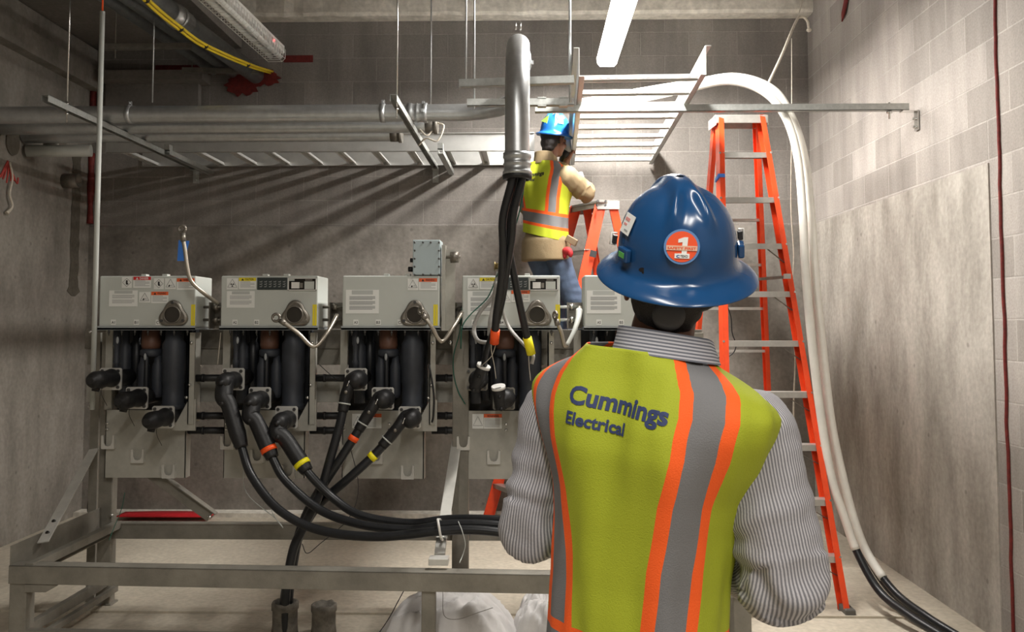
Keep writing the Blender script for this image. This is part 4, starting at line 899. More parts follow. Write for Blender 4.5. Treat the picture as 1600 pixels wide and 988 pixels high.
wire('thin dark lead dangling behind the tall ladder', [(1133, 470, 5.6), (1142, 495, 5.6), (1144, 520, 5.6), (1150, 540, 5.6), (1142, 555, 5.6), (1118, 560, 5.6)], .004, RUB, 'lead', 'cable')
# ================================================================== on the floor
def stub(px, lb, h, r):
    c = W(px, 968, 4.42); c.z = 0; g = MB(); R = []
    n = 28
    for z, rr in ((0, r*1.08), (h*.3, r), (h*.75, r*1.0), (h*.78, r*1.08), (h*.97, r*1.08), (h, r*1.0), (h, r*.82), (h*.3, r*.80)):
        R.append([(c.x+rr*(1+.05*noise.noise(V((k*.7, z*9, px))))*math.cos(2*PI*k/n), c.y+rr*(1+.05*noise.noise(V((k*.7, z*9, px))))*math.sin(2*PI*k/n), z+(.012*noise.noise(V((k*.5, px, 0))) if z > h*.9 else 0)) for k in range(n)])
    g.rings(R); return tag(g.build('floor_sleeve', mat('cement crusted pipe', (.17, .155, .13), .8, 0, .45, 18, .6, 40)), lb, 'pipe sleeve')
stub(445, 'rough cement-crusted pipe sleeve in the floor with the cable bundle in it', .165, .062)
stub(506, 'empty cement-crusted pipe sleeve in the floor', .155, .060)
# draped sheets
def drape(c, sx, sy, h, seed, lb):
    g = MB(); nx, ny = 44, 36; G = []
    for j in range(ny+1):
        row = []
        for i in range(nx+1):
            u, v = i/nx*2-1, j/ny*2-1
            r = (abs(u)**3.2+abs(v)**3.2)**(1/3.2)
            ph = math.atan2(v, u); top = h*(1-.06*u*u)
            z = top*max(0, 1-r**5.5)
            z += (.05*noise.noise(V((u*2.2, v*2.2, seed)))+.03*(1-abs(noise.noise(V((u*4, v*4, seed+4))))*3)+.02*abs(noise.noise(V((u*7, v*7, seed+8)))))*(1-r**8 if r < 1 else 0)-.03
            ex = 1+.16*math.sin(ph*7+seed)*max(0, r-.5)+.10*noise.noise(V((u*3, v*3, seed+2)))
            row.append((c[0]+u*sx*ex*(.75+.25*min(1, r)), c[1]+v*sy*ex, max(.004, z)))
        G.append(row)
    vv = [[g.b.verts.new(p) for p in r] for r in G]
    for j in range(ny):
        for i in range(nx): g.face([vv[j][i], vv[j][i+1], vv[j+1][i+1], vv[j+1][i]], 0, True)
    o = g.build('dust_sheet', CLOTH); sd_ = o.modifiers.new('th', 'SOLIDIFY'); sd_.thickness = .006; return tag(o, lb, 'sheet', 'white dust sheets on the floor')
c = W(702, 960, 4.20); drape((c.x, 4.35), .36, .24, .235, 1.3, 'white dust sheet bunched on the floor behind the middle rack leg')
c = W(845, 960, 4.20); drape((c.x+.02, 4.38), .17, .2, .215, 5.1, 'white dust sheet bunched on the floor beside the man in the striped shirt')
g = MB(); R = []
pts = smooth_path([(0, 0), (.12, .02), (.25, .01), (.42, .015), (.55, .0)], 6) if 0 else None
P = [W(185, 797, 6.9), W(215, 792, 6.9), W(245, 786, 6.9), (W(275, 787, 6.9)), W(300, 789, 6.9), W(330, 794, 6.9)]
R = []
for i, p in enumerate(smooth_path(P, 6)):
    h = .005+.007*math.sin(min(1, i/30)*PI*.9)
    R.append([V((p.x, 6.85, .036)), V((p.x, 6.85, .038+h)), V((p.x, 7.02, .038+h*1.1)), V((p.x, 7.02, .036))])
g.rings(R); tag(g.build('red_sling', REDF), 'red fabric sling lying along the foot of the back wall', 'sling')
g = MB(); g.tube([V((-3.62, 6.7, .012)), V((-3.5, 6.74, .012)), V((-3.38, 6.8, .012))], .012, 8); tag(g.build('red_rope', REDF), 'short red rope on the floor left of the rack upright', 'cord')
wire('bent black rod leaning at the left upright of the rack', [(145, 765, 6.9), (138, 785, 6.95), (138, 801, 6.98), (148, 803, 6.95)], .006, RUB, 'bent_rod', 'rod')
wire('thin dark wire trailing over the floor left of the dust sheet', [(634, 918, 4.3), (622, 940, 4.3), (608, 966, 4.25), (592, 990, 4.15)], .0025, RUB)
wire('thin wire looping over the dust sheet', [(692, 925, 4.05), (694, 962, 4.0), (715, 968, 4.0), (740, 960, 4.02), (770, 950, 4.1)], .0015, DRUSTY)
wire('thin pale wire hanging from the swept cables', [(716, 815, 4.05), (722, 830, 4.0), (727, 850, 4.0), (724, 865, 4.0), (718, 880, 3.95)], .0022, COND)
# pipe stubs and rope on the left wall
for py, yy, r, lb in ((222, 5.55, .11, 'dark round wall opening at the left, nearest the camera of the pair'), (222, 6.05, .10, 'dark round wall opening left of the grey horizontal pipe')):
    z = W(0, py, yy).z-.0; g = MB(); n = 24
    g.prism([(r*.8*(1+.12*noise.noise(V((k, yy, 0))))*math.cos(2*PI*k/n), r*(1+.15*noise.noise(V((k*.8, yy, 2))))*math.sin(2*PI*k/n)) for k in range(n)], (XL+.004, yy, z), EY, EZ, .006)
    tag(g.build('wall_opening', STAIN), lb, 'hole')
for (px, py, d), (qx, qy, e_), r, lb in (((62, 236, 6.2), (120, 232, 6.5), .028, 'short grey pipe running along the left wall below the conduits'),):
    g = MB(); p = W(px, py, d); q = W(qx, qy, e_); g.cyl(V((XL+.02, p.y, p.z)), V((XL+.45, p.y+.1, p.z+.02)), r*1.6); tag(g.build('pipe_stub', COND), lb, 'pipe')
for yy, zz_, lb in ((6.5, 2.95, 'upper grey pipe stub in the left wall by the corner'), (6.75, 2.72, 'lower grey pipe stub in the left wall by the corner')):
    g = MB(); g.lathe((XL, yy, zz_), EX, [(0, .06), (.12, .06), (.12, .045), (.02, .044)], 20); tag(g.build('pipe_stub', DRUSTY), lb, 'pipe')
g = MB(); g.tube([(XL+.02, 6.0, 2.73), (XL+.03, 6.02, 2.62), (XL+.025, 6.0, 2.50), (XL+.03, 6.03, 2.42), (XL+.02, 5.98, 2.36)], [.008, .007, .010, .008, .015], 6); tag(g.build('string', ROPE), 'short pale string hanging on the left wall below the red marking', 'string')
g = MB()
for k in range(7): g.tube([(XL+.004, 6.0, 2.74), (XL+.006, 5.9+.035*k, 2.66-.02*abs(k-3)), (XL+.004, 5.86+.045*k, 2.58+.02*abs(k-3))], .006, 5)
tag(g.build('paint_mark', mat('red spray', (.45, .06, .05), .8)), 'faded red sprayed mark on the left wall', 'marking')
# ================================================================== people
def fabric(name, col, rough=.85, weave=900, bump=.15):
    m = mat(name, col, rough, 0, .10, 6, bump, 260); return m
SKIN = mat('brown skin', (.20, .085, .05), .5, 0, .08, 14, .1, 120)
HAIR = mat('black hair', (.012, .009, .008), .55, 0, .3, 80, .6, 300)
DENIM = mat('blue denim', (.09, .13, .21), .85, 0, .25, 9, .3, 200)
TANF = mat('tan work shirt', (.27, .20, .11), .85, 0, .14, 7, .3, 120)
BOOT = mat('brown boot', (.09, .05, .025), .6, 0, .2, 20)
def hatmat(name, col): return mat(name, col, .22, 0, .05, 5, spec=.6)
def attr_node(t, n): a = nd(t, 'ShaderNodeAttribute'); a.attribute_name = n; return a.outputs['Fac']
def mth(t, op, a, b=None, c=None):
    n = nd(t, 'ShaderNodeMath', operation=op)
    for i, v in enumerate((a, b, c)):
        if v is None: continue
        if isinstance(v, (int, float)): n.inputs[i].default_value = v
        else: t.links.new(v, n.inputs[i])
    return n.outputs[0]
def mixc(t, f, a, b):
    n = nd(t, 'ShaderNodeMix', data_type='RGBA'); t.links.new(f, n.inputs[0])
    for i, v in ((6, a), (7, b)):
        if isinstance(v, tuple): n.inputs[i].default_value = (*v, 1)
        else: t.links.new(v, n.inputs[i])
    return n.outputs[2]
def stripes(name, ca, cb_, attr='st', duty=.5):
    m = mat(name, ca, .85, 0, 0, 5, .25, 200); t = m.node_tree; b = t.nodes['Principled BSDF']
    ph = mth(t, 'MULTIPLY', mth(t, 'ARCTAN2', attr_node(t, 'sa'), attr_node(t, 'ca')), float(duty)) if attr == 'ang' else mth(t, 'MULTIPLY', attr_node(t, attr), 2*PI)
    s = mth(t, 'SINE', ph); f = mth(t, 'SMOOTH_MIN', 1.0, mth(t, 'MAXIMUM', mth(t, 'MULTIPLY_ADD', s, 2.2, .5), 0.0), .05)
    t.links.new(mixc(t, f, ca, cb_), b.inputs['Base Color']); return m
def vestmat(name, z0, z1, z2, z3, short=False, br=1.0):
    "lime mesh with orange-edged grey straps (attribute strap) and a waist band (attribute zz)"
    LIME, OR, GR = (.36, .41, .018), (.95, .12, .012), (.175, .175, .18)
    LIME = tuple(c*br for c in LIME); m = mat(name, LIME, .8, 0, 0, 5, .3, 420); t = m.node_tree; b = t.nodes['Principled BSDF']
    n = nd(t, 'ShaderNodeTexVoronoi'); n.inputs['Scale'].default_value = 300; tc = nd(t, 'ShaderNodeTexCoord'); t.links.new(tc.outputs['Object'], n.inputs['Vector'])
    f = mth(t, 'LESS_THAN', n.outputs['Distance'], .16)
    base = mixc(t, f, LIME, (.24, .29, .012))
    st = mth(t, 'ABSOLUTE', attr_node(t, 'strap')); z = attr_node(t, 'zz')
    c = mixc(t, mth(t, 'LESS_THAN', st, .050), base, OR)
    c = mixc(t, mth(t, 'LESS_THAN', st, .0265), c, GR)
    if short: c = mixc(t, mth(t, 'LESS_THAN', z, z0-.004), c, base)
    c = mixc(t, mth(t, 'MULTIPLY', mth(t, 'GREATER_THAN', z, z3), mth(t, 'LESS_THAN', z, z0)), c, OR)
    c = mixc(t, mth(t, 'MULTIPLY', mth(t, 'GREATER_THAN', z, z2), mth(t, 'LESS_THAN', z, z1)), c, GR)
    t.links.new(c, b.inputs['Base Color']); return m
def capsule(g, p0, p1, r0, r1, seg=14):
    p0, p1 = V(p0), V(p1); a, u = frame(p1-p0); d = (p1-p0).normalized(); R = []
    for p, r, s in ((p0, r0, -1), (p1, r1, 1)):
        L_ = [(-1, .05), (-.85, .53), (-.5, .87), (0, 1)] if s < 0 else [(0, 1), (.5, .87), (.85, .53), (1, .05)]
        for z, q in L_: R.append([p+d*z*r+(a*math.cos(t)+u*math.sin(t))*q*r for t in (2*PI*k/seg for k in range(seg))])
    g.rings(R)
def chain(g, pts, rad):
    for a, b_, r0, r1 in zip(pts, pts[1:], rad, rad[1:]): capsule(g, a, b_, r0, r1)
def ellip(g, c, rx, ry, rz, rot=None, seg=24):
    c = V(c); R = []; M = rot.to_matrix() if rot else Matrix.Identity(3)
    for i in range(13):
        ph = PI*i/12; q = max(math.sin(ph), .02); R.append([c+M @ V((q*math.cos(t)*rx, q*math.sin(t)*ry, math.cos(ph)*rz)) for t in (2*PI*k/seg for k in range(seg))])
    g.rings(R)
def remesh(g, name, voxel, smooth=4, fac=.5):
    me = bpy.data.meshes.new(name); bmesh.ops.recalc_face_normals(g.b, faces=g.b.faces[:]); g.b.to_mesh(me); g.b.free()
    o = bpy.data.objects.new(name, me); COL.objects.link(o)
    r = o.modifiers.new('r', 'REMESH'); r.mode = 'VOXEL'; r.voxel_size = voxel; r.use_smooth_shade = True
    if smooth: s = o.modifiers.new('s', 'SMOOTH'); s.factor = fac; s.iterations = smooth
    dg = bpy.context.evaluated_depsgraph_get(); dg.update(); ev = o.evaluated_get(dg)
    m2 = bpy.data.meshes.new_from_object(ev); m2.name = name; bpy.data.objects.remove(o); bpy.data.meshes.remove(me)
    for p in m2.polygons: p.use_smooth = True
    return m2
def put(me, name, mats, parent, fn=None, attrs=None):
    if fn:
        cs = [v.co.copy() for v in me.vertices]; ns = [v.normal.copy() for v in me.vertices]; out = []
        for c_, n_ in zip(cs, ns): out += list(fn(c_, n_))
        me.vertices.foreach_set('co', out); me.update()
    if attrs:
        for k, f in attrs.items():
            a = me.attributes.new(k, 'FLOAT', 'POINT'); a.data.foreach_set('value', [f(v.co) for v in me.vertices])
    me.materials.clear()
    for m in (mats if isinstance(mats, list) else [mats]): me.materials.append(m)
    o = bpy.data.objects.new(name, me); COL.objects.link(o)
    if parent is not None: o.parent = parent
    ORG[o.name] = V((0, 0, 0)); return o
def hand(g, wr, fd, pn, side, curl=.5):
    "wr wrist, fd direction to the fingers, pn palm normal, side +1: thumb along fd x pn"
    fd = fd.normalized(); pn = (pn-fd*pn.dot(fd)).normalized(); ac = fd.cross(pn).normalized()*side
    chain(g, [wr-fd*.01, wr+fd*.02], [.024, .026])
    for k in range(4): capsule(g, wr+fd*.015+ac*(.012-.008*k), wr+fd*.080+ac*(.030-.019*k), .014, .012, 10)
    for k, L_ in enumerate((.070, .078, .072, .056)):
        p = wr+fd*.085+ac*(.032-.020*k); d = fd; pts = [p]
        for s, q in enumerate((.44, .32, .24)):
            an = curl*(.6+.5*s); d = (fd*math.cos(an*(s+1)*.7)+pn*math.sin(an*(s+1)*.7)).normalized(); pts.append(pts[-1]+d*L_*q)
        chain(g, pts, [.0098, .009, .0083, .0075])
    p = wr+fd*.022+ac*.026; chain(g, [p, p+(fd*.55+ac*.75+pn*.25).normalized()*.034, p+(fd*.8+ac*.75+pn*.5).normalized()*.064, p+(fd*1.0+ac*.55+pn*.8).normalized()*.088], [.014, .012, .0105, .0085])
TOR = [(.88, .168, .132), (1.0, .160, .126), (1.1, .158, .122), (1.2, .166, .126), (1.27, .178, .132), (1.35, .212, .140), (1.40, .240, .134), (1.435, .249, .120), (1.462, .230, .107), (1.485, .190, .097), (1.505, .145, .092), (1.522, .112, .088), (1.532, .094, .084)]
def torp(z):
    if z <= TOR[0][0]: return TOR[0][1:]
    for a, b_ in zip(TOR, TOR[1:]):
        if z <= b_[0]:
            t = (z-a[0])/(b_[0]-a[0]); return tuple(a[i]+(b_[i]-a[i])*t for i in (1, 2))
    return TOR[-1][1:]
def smoothst(x): x = max(0, min(1, x)); return x*x*(3-2*x)
class Torso:
    def __init__(s, lean=(.0, .0), roll=0., sc=1, grow=0): s.lean = lean; s.roll = roll; s.grow = grow
    def pt(s, th, z, off=0):
        rx, ry = (torp(z-.012)[k]*.25+torp(z)[k]*.5+torp(z+.012)[k]*.25 for k in (0, 1)); rx += s.grow; ry += s.grow
        n = 2.35; c, q = math.cos(th), math.sin(th); k = (abs(q)**n+abs(c)**n)**(-1/n)
        x = (rx+off)*q*k; y = -(ry+off)*c*k
        back = max(0, c)*smoothst((z-1.15)/.3)
        y += -.012*back*math.exp(-((abs(x)-.09)/.05)**2)+.010*back*math.exp(-(x/.03)**2)     # shoulder blades, spine
        f = smoothst((z-.95)/.5)
        return V((x+s.lean[0]*f, y+s.lean[1]*f, z-s.roll*x*smoothst((z-1.1)/.3)+.018*smoothst((z-1.44)/.1)*0))
    def arc(s, z):
        if not hasattr(s, '_c'): s._c = {}
        z = round(z, 3)
        if z in s._c: return s._c[z]
        T = [i/60*PI for i in range(61)]; A = [0]
        for a, b_ in zip(T, T[1:]): A.append(A[-1]+(s.pt(b_, z)-s.pt(a, z)).length)
        s._c[z] = (T, A); return T, A
    def sz(s, ss, z, off=0):
        T, A = s.arc(z); q = abs(ss); i = 0
        while i < 59 and A[i+1] < q: i += 1
        t = T[i]+(T[i+1]-T[i])*(q-A[i])/(A[i+1]-A[i]); return s.pt(math.copysign(t, ss), z, off)
def strapc(z):
    P = [(.85, .120), (1.02, .120), (1.15, .128), (1.27, .146), (1.36, .172), (1.43, .182), (1.47, .176), (1.50, .16), (1.56, .13)]
    for a, b_ in zip(P, P[1:]):
        if z <= b_[0]: return a[1]+(b_[1]-a[1])*max(0, (z-a[0])/(b_[0]-a[0]))
    return P[-1][1]
def vest(parent, T, mt, z0, seed=0, folds=1., slant=0, lower=None):
    g = MB(); n = 150; NR = 120; R = []; ats = []
    zs = [z0+(1.533-z0)*i/NR for i in range(NR+1)]
    for z in zs:
        TT, A = T.arc(z); row = []
        for k in range(n):
            th = -PI+2*PI*k/n; q = abs(th)/PI*60; i = min(int(q), 59); s_ = math.copysign(A[i]+(A[i+1]-A[i])*(q-i), th)
            low = 1-smoothst((z-1.05)/.4)
            off = .004+folds*(.007*noise.noise(V((s_*9, z*2.2, seed)))+.005*noise.noise(V((s_*22, z*5, seed+3)))+.010*low*noise.noise(V((s_*12, z*1.5, seed+9))))
            off += .004*smoothst((1.42-z)/.1)
            p = T.pt(th, z, off); p.z -= slant*p.x*(1-smoothst((z-z0)/.6))
            row.append(p); ats.append((abs(s_)-strapc(z), z))
        R.append(row)
    vv = [[g.b.verts.new(p) for p in r] for r in R]
    for a, b_ in zip(vv, vv[1:]):
        for i in range(n): j = (i+1) % n; g.face([a[i], a[j], b_[j], b_[i]], 0, True)
    me = bpy.data.meshes.new('safety_vest'); g.b.to_mesh(me); g.b.free()
    for k in (0, 1):
        at = me.attributes.new(('strap', 'zz')[k], 'FLOAT', 'POINT'); at.data.foreach_set('value', [a[k] for a in ats])
    me.materials.append(mt); o = bpy.data.objects.new('safety_vest', me); COL.objects.link(o); o.parent = parent; ORG[o.name] = V((0, 0, 0))
    sd_ = o.modifiers.new('th', 'SOLIDIFY'); sd_.thickness = .003; sd_.offset = -1
    return o
def on_torso(T, s_, z, off=.013): return T.sz(s_, z, off)
def lettering(parent, T, txt, s0, z0, width, size, rot, m, bold=.03, name='lettering', mesh=None):
    "letters laid over the cloth: subdivided and dropped on to the vest surface"
    from mathutils.bvhtree import BVHTree
    vs, fs, wd = text_geo(txt, bold); k = width/wd; b = bmesh.new(); A = [b.verts.new((v.x*k, v.y*size, 0)) for v in vs]
    for f in fs:
        try: b.faces.new([A[i] for i in f])
        except ValueError: pass
    for _ in range(3):
        e = [e for e in b.edges if e.calc_length() > .006]
        if e: bmesh.ops.subdivide_edges(b, edges=e, cuts=1, use_grid_fill=False)
        bmesh.ops.triangulate(b, faces=b.faces[:])
    bv = BVHTree.FromPolygons([v.co for v in mesh.vertices], [tuple(p.vertices) for p in mesh.polygons])
    c, q = math.cos(rot), math.sin(rot)
    for v in b.verts:
        s_ = s0+v.co.x*c-v.co.y*q; z = z0+v.co.x*q+v.co.y*c
        p = T.sz(s_, z, .06); d = (T.sz(s_, z, 0)-p).normalized(); h = bv.ray_cast(p, d)
        v.co = (h[0]-d*.0016) if h[0] else T.sz(s_, z, .014)
    g = MB(); g.b.free(); g.b = b; return g.build(name, m, parent)
def hard_hat(parent, c, rot, col, kind='brim', rx=.112, ry=.136, h=.152, brim=.040):
    M = rot.to_matrix(); c = V(c); n = 96; R = []
    def P(x, y, z): return c+M @ V((x, y, z))
    prof = []
    for i in range(1, 30):
        t = i/29; a = t*PI/2; prof.append((math.sin(a)**.92, math.cos(a)**.86 if a < PI/2 else 0))
    def dome(an, q, z):
        x, y = rx*q*math.cos(an), ry*q*math.sin(an); zz = h*z
        f = smoothst((z-.46)/.22)
        rib = 0
        xr = .010+.050*(1-z)**.75; tp = smoothst((z-.86)/.12); rib = .016*math.exp(-((abs(x)-xr)/.0095)**2)*(1-tp)+.004*math.exp(-(x/(xr+.004))**4)*(1-tp)+.017*tp*math.exp(-(x/.026)**4)
        return P(x*(1+rib*f*1.5), y*(1+rib*f*1.5), zz+rib*f)
    for q, z in prof: R.append([dome(2*PI*k/n, q, z) for k in range(n)])
    for e, dz, fr_ in ((.003, -.012, 0), (.008, -.020, 0), (.020, -.025, .5), (.034, -.032, 1), (brim, -.038, 1), (brim+.002, -.041, 1), (brim-.002, -.043, 1), (.015, -.030, .6), (.001, -.022, 0)):
        R.append([P((rx+e)*math.cos(a), (ry+e*(1+.25*fr_))*math.sin(a), dz+.010*fr_*math.sin(a)**2*0) for a in (2*PI*k/n for k in range(n))])
    g = MB(); g.rings(R, cap=False); o = g.build('hard_hat', col, parent, subsurf=1)
    sd_ = None
    def surf(an, el):
        "point and normal on the dome, an: around (0 = right), el: 0 rim .. 1 top"
        a = (1-el)*PI/2; q, z = math.sin(a)**.92, math.cos(a)**.86; p = dome(an, q, z)
        e = .02; p1 = dome(an+e, q, z); a2 = (1-el-.02)*PI/2; p2 = dome(an, math.sin(a2)**.92, math.cos(a2)**.86)
        tx = (p1-p).normalized(); nn = tx.cross(p2-p).normalized(); ty = nn.cross(tx)
        return p, tx, ty, nn
    return o, surf, P
def head_parts(g, hc, rot):
    M = rot.to_matrix(); H = lambda x, y, z: hc+M @ V((x, y, z))
    def el(x, y, z, rx, ry, rz): ellip(g, H(x, y, z), rx, ry, rz, rot)
    el(0, -.012, .03, .076, .095, .095); el(0, .025, -.045, .060, .068, .075); el(0, .055, -.095, .032, .030, .024)
    el(0, .098, -.025, .012, .020, .022); el(0, .088, -.004, .010, .016, .03)
    for s in (-1, 1):
        el(s*.030, .072, .005, .022, .016, .010); el(s*.034, .070, -.035, .022, .020, .022)
        el(s*.080, -.008, -.018, .008, .018, .031); el(s*.084, -.018, -.010, .006, .012, .020)
        el(s*.030, .082, -.008, .013, .010, .009)
    el(0, .088, -.062, .022, .012, .006); el(0, .086, -.072, .018, .012, .006)
    return H
def person(label, loc, rz, T, neck, hc, hrot, J, group=None, cuff=True, legs=None):
    root_name = 'person'
    g = MB()
    # body
    H = head_parts(g, V(hc), hrot)
    nb = V(neck); capsule(g, nb-EZ*.06, V(hc)+hrot.to_matrix() @ V((0, -.02, -.05)), .064, .058)
    R = [[T.pt(2*PI*k/24, z, -.035) for k in range(24)] for z in (.92, 1.0, 1.1, 1.2, 1.3, 1.38, 1.42, 1.45, 1.47, 1.49)]; g.rings(R)
    for s in ('L', 'R'):
        sh, el_, wr, hd, pn = J[s]; chain(g, [sh, el_, wr], [.045, .036, .026]); hand(g, wr, hd, pn, J['side'+s], J.get('curl', .55))
    lg = legs or {}
    for s, x in (('L', -.095), ('R', .095)):
        hip, kn, an = lg.get(s, (V((x, 0, .92)), V((x*1.1, .02, .50)), V((x*1.2, -.02, .09)))); chain(g, [hip, kn, an], [.080, .050, .035]); lg[s] = (hip, kn, an)
        capsule(g, an-EZ*.03, an+V((0, .12, -.045)), .035, .03)
    me = remesh(g, root_name, .005, 3)
    root = put(me, root_name, SKIN, None); root.location = loc; root.rotation_euler = (0, 0, rz); tag(root, label, 'person', group)
    # jeans, boots
    g = MB(); 
    R = [[V((.152*math.cos(2*PI*k/24)*q, .115*math.sin(2*PI*k/24)*q, z)) for k in range(24)] for z, q in ((.84, .98), (.90, 1.02), (.98, 1.0), (1.04, .95))]; g.rings(R)
    for s in ('L', 'R'):
        hip, kn, an = lg[s]; chain(g, [hip+EZ*-.05, kn, an+EZ*.0], [.092, .078, .068])
    me = remesh(g, 'jeans', .010, 5)
    put(me, 'jeans', DENIM, root, fn=lambda c, n_: c+n_*(.010*noise.noise(c*9)+.006*noise.noise(V((c.x*14, c.y*14, c.z*26)))))
    for s in ('L', 'R'):
        hip, kn, an = lg[s]; g = MB(); capsule(g, an+EZ*.02, an-EZ*.03, .052, .050); capsule(g, an+V((0, -.03, -.042)), an+V((0, .15, -.050)), .045, .042); 
        me = remesh(g, 'boot', .007, 3)
        zb_ = an.z-.088
        put(me, 'boot', BOOT, root, fn=lambda c, n_: V((c.x, c.y, max(c.z, zb_))))
    return root, H
def shirt(root, T, J, mt, z0, name='shirt', rad=(.082, .078, .074, .056), seed=0, per=.0062, hem=.02, fold=1., grow=-.008):
    g = MB(); R = [[T.pt(2*PI*k/32, z, grow+(hem if z < 1.0 else 0)) for k in range(32)] for z in [z0+(1.50-z0)*i/14 for i in range(15)]]; g.rings(R)
    segs = []
    for s in ('L', 'R'):
        sh, el_, wr, hd, pn = J[s]; inn = sh.lerp(V((T.lean[0], sh.y, sh.z)), .25)
        wr2 = el_.lerp(wr, .92); mid = sh.lerp(el_, .5); chain(g, [inn, sh, mid, el_, el_.lerp(wr, .45), wr2], [rad[0]*.95, rad[0], rad[1], rad[2], rad[2]*.93, rad[3]])
        segs += [(sh, el_, s), (el_, wr2, s)]
    me = remesh(g, name, .0075, 6)
    def near(c):
        best = None
        for a, b_, s in segs:
            d = b_-a; t = max(-.1, min(1.05, (c-a).dot(d)/d.length_squared)); q = (c-a-d*t).length
            if best is None or q < best[0]: best = (q, a, b_, t, s)
        return best
    def fn(c, n_):
        q, a, b_, t, s = near(c); w_ = 1 if q < .10 else .4
        e = J[s][1]; de = (c-e).length; el_f = math.exp(-(de/.13)**2)
        d = (b_-a).normalized(); al = (c-a).dot(d)
        f = .006*noise.noise(V((c.x*11, c.y*11, c.z*11+seed)))+.008*noise.noise(V((al*26, seed, c.x*7)))*(.35+el_f)+.006*math.sin(al*62+6*noise.noise(c*8))*(.15+.9*el_f)
        return c+n_*f*w_*fold
    # smooth arm centre lines with a frame carried along, so the stripes run down the sleeve and round the elbow
    LN = {}
    for q in ('L', 'R'):
        sh, el_, wr = J[q][0], J[q][1], J[q][2]; d0 = (el_-sh).normalized(); d1 = (wr-el_).normalized()
        P = [sh-d0*.12, sh, sh.lerp(el_, .55)]
        A_, B_ = sh.lerp(el_, .72), el_.lerp(wr, .42)
        P += [A_*(1-k)**2+(el_*1.0)*2*k*(1-k)+B_*k*k for k in (0, .15, .3, .45, .6, .75, .9, 1)]+[wr]
        Q = []
        for a, b_ in zip(P, P[1:]): Q += [a.lerp(b_, k/4) for k in range(4)]
        fr_ = []; e1 = V((1, 0, 0))
        for a, b_ in zip(Q, Q[1:]): d = (b_-a).normalized(); e1 = (e1-d*e1.dot(d)).normalized(); fr_.append((a, d, e1, d.cross(e1)))
        LN[q] = fr_
    cache = {}
    def ang(c):
        k = (c.x, c.y, c.z)
        if k in cache: return cache[k]
        L_ = LN['L' if c.x < T.lean[0] else 'R']; b_ = min(L_, key=lambda f: (f[0]-c).length_squared)
        i = L_.index(b_); acc1 = acc2 = 0
        for f in L_[max(0, i-4):i+5]:
            w_ = math.exp(-((f[0]-c).length_squared-(b_[0]-c).length_squared)/.0012); r_ = c-f[0]; m_ = math.hypot(r_.dot(f[2]), r_.dot(f[3]))+1e-6
            acc1 += w_*r_.dot(f[2])/m_; acc2 += w_*r_.dot(f[3])/m_
        cache[k] = (acc1, acc2); return cache[k]
    return put(me, name, mt, root, fn=fn, attrs={'ca': lambda c: ang(c)[0], 'sa': lambda c: ang(c)[1]})
def collar(root, T, c, mt, r=(.088, .084), z0=1.50, z1=1.575, tilt=.1, roll=0.):
    g = MB(); n = 64; R = []; c = V(c)
    for q, rr in ((0, 1.12), (.25, 1.08), (.6, 1.03), (.9, .99), (1.0, .975), (1.0, .93), (.5, .97), (0, 1.02)):
        R.append([V((c.x+r[0]*rr*math.cos(a), c.y+r[1]*rr*math.sin(a), z0+(z1-z0)*q*(1-.28*max(0, math.sin(a)))-tilt*r[1]*math.sin(a)*(1) - roll*r[0]*math.cos(a))) for a in (2*PI*k/n for k in range(n))])
    g.rings(R, cap=False); me = bpy.data.meshes.new('collar'); bmesh.ops.recalc_face_normals(g.b, faces=g.b.faces[:]); g.b.to_mesh(me); g.b.free()
    ats = [k/8 for k in range(8*n)]
    vals = []
    for ri, (q, rr) in enumerate(((0, 1.12), (.25, 1.08), (.6, 1.03), (.9, .99), (1.0, .975), (1.0, .93), (.5, .97), (0, 1.02))): vals += [q*7.5]*n
    at = me.attributes.new('st', 'FLOAT', 'POINT'); at.data.foreach_set('value', vals[:len(me.vertices)])
    me.materials.append(mt); o = bpy.data.objects.new('collar', me); COL.objects.link(o); o.parent = root; ORG[o.name] = V((0, 0, 0)); return o
def hair(root, H, hrot, tail=-.075, wd=.088):
    g = MB(); ellip(g, H(0, -.026, .03), .083, .096, .10, hrot); ellip(g, H(0, -.052, -.035), .070, .058, .068, hrot); ellip(g, H(0, -.058, tail), .052, .040, .030, hrot)
    me = remesh(g, 'hair', .006, 3); inv = hrot.to_matrix().inverted(); hc = H(0, 0, 0)
    def fn(c, n_):
        l = inv @ (c-hc)
        if l.y > .035: c = c-n_*.02*smoothst((l.y-.035)/.03)
        return c+n_*.002*noise.noise(c*60)
    return put(me, 'hair', HAIR, root, fn=fn)

# ---- the man in the foreground
LOC1 = V((.203, 1.66, 0)); RZ1 = -math.radians(38)
I1 = (Matrix.Translation(LOC1) @ Matrix.Rotation(RZ1, 4, 'Z')).inverted()
def l1(px, py, d): return I1 @ W(px, py, d)
T1 = Torso(lean=(.035, .02), roll=.10)
T1.lean = (.022, .005)
hcw = W(1046, 436, 1.665); hc1 = I1 @ hcw
hr1 = Euler((math.radians(6), math.radians(3), math.radians(28)), 'XYZ')
J1 = {'L': (l1(872, 655, 1.84), l1(836, 820, 1.84), l1(905, 800, 2.06), V((.7, .7, .1)), V((0, 0, -1))), 'R': (l1(1176, 676, 1.60), l1(1222, 905, 1.60), l1(1120, 850, 1.90), V((-.7, .6, .3)), V((0, 0, -1))), 'sideL': -1, 'sideR': 1}
man, H1 = person('foreground man seen from behind, blue full-brim hard hat, lime vest and striped shirt', LOC1, RZ1, T1, V((.035, .0, 1.54)), hc1, hr1, J1)
STR = stripes('striped cotton', (.50, .49, .52), (.19, .19, .21), 'ang', 84)
STC = stripes('striped collar cotton', (.50, .50, .54), (.15, .16, .19))
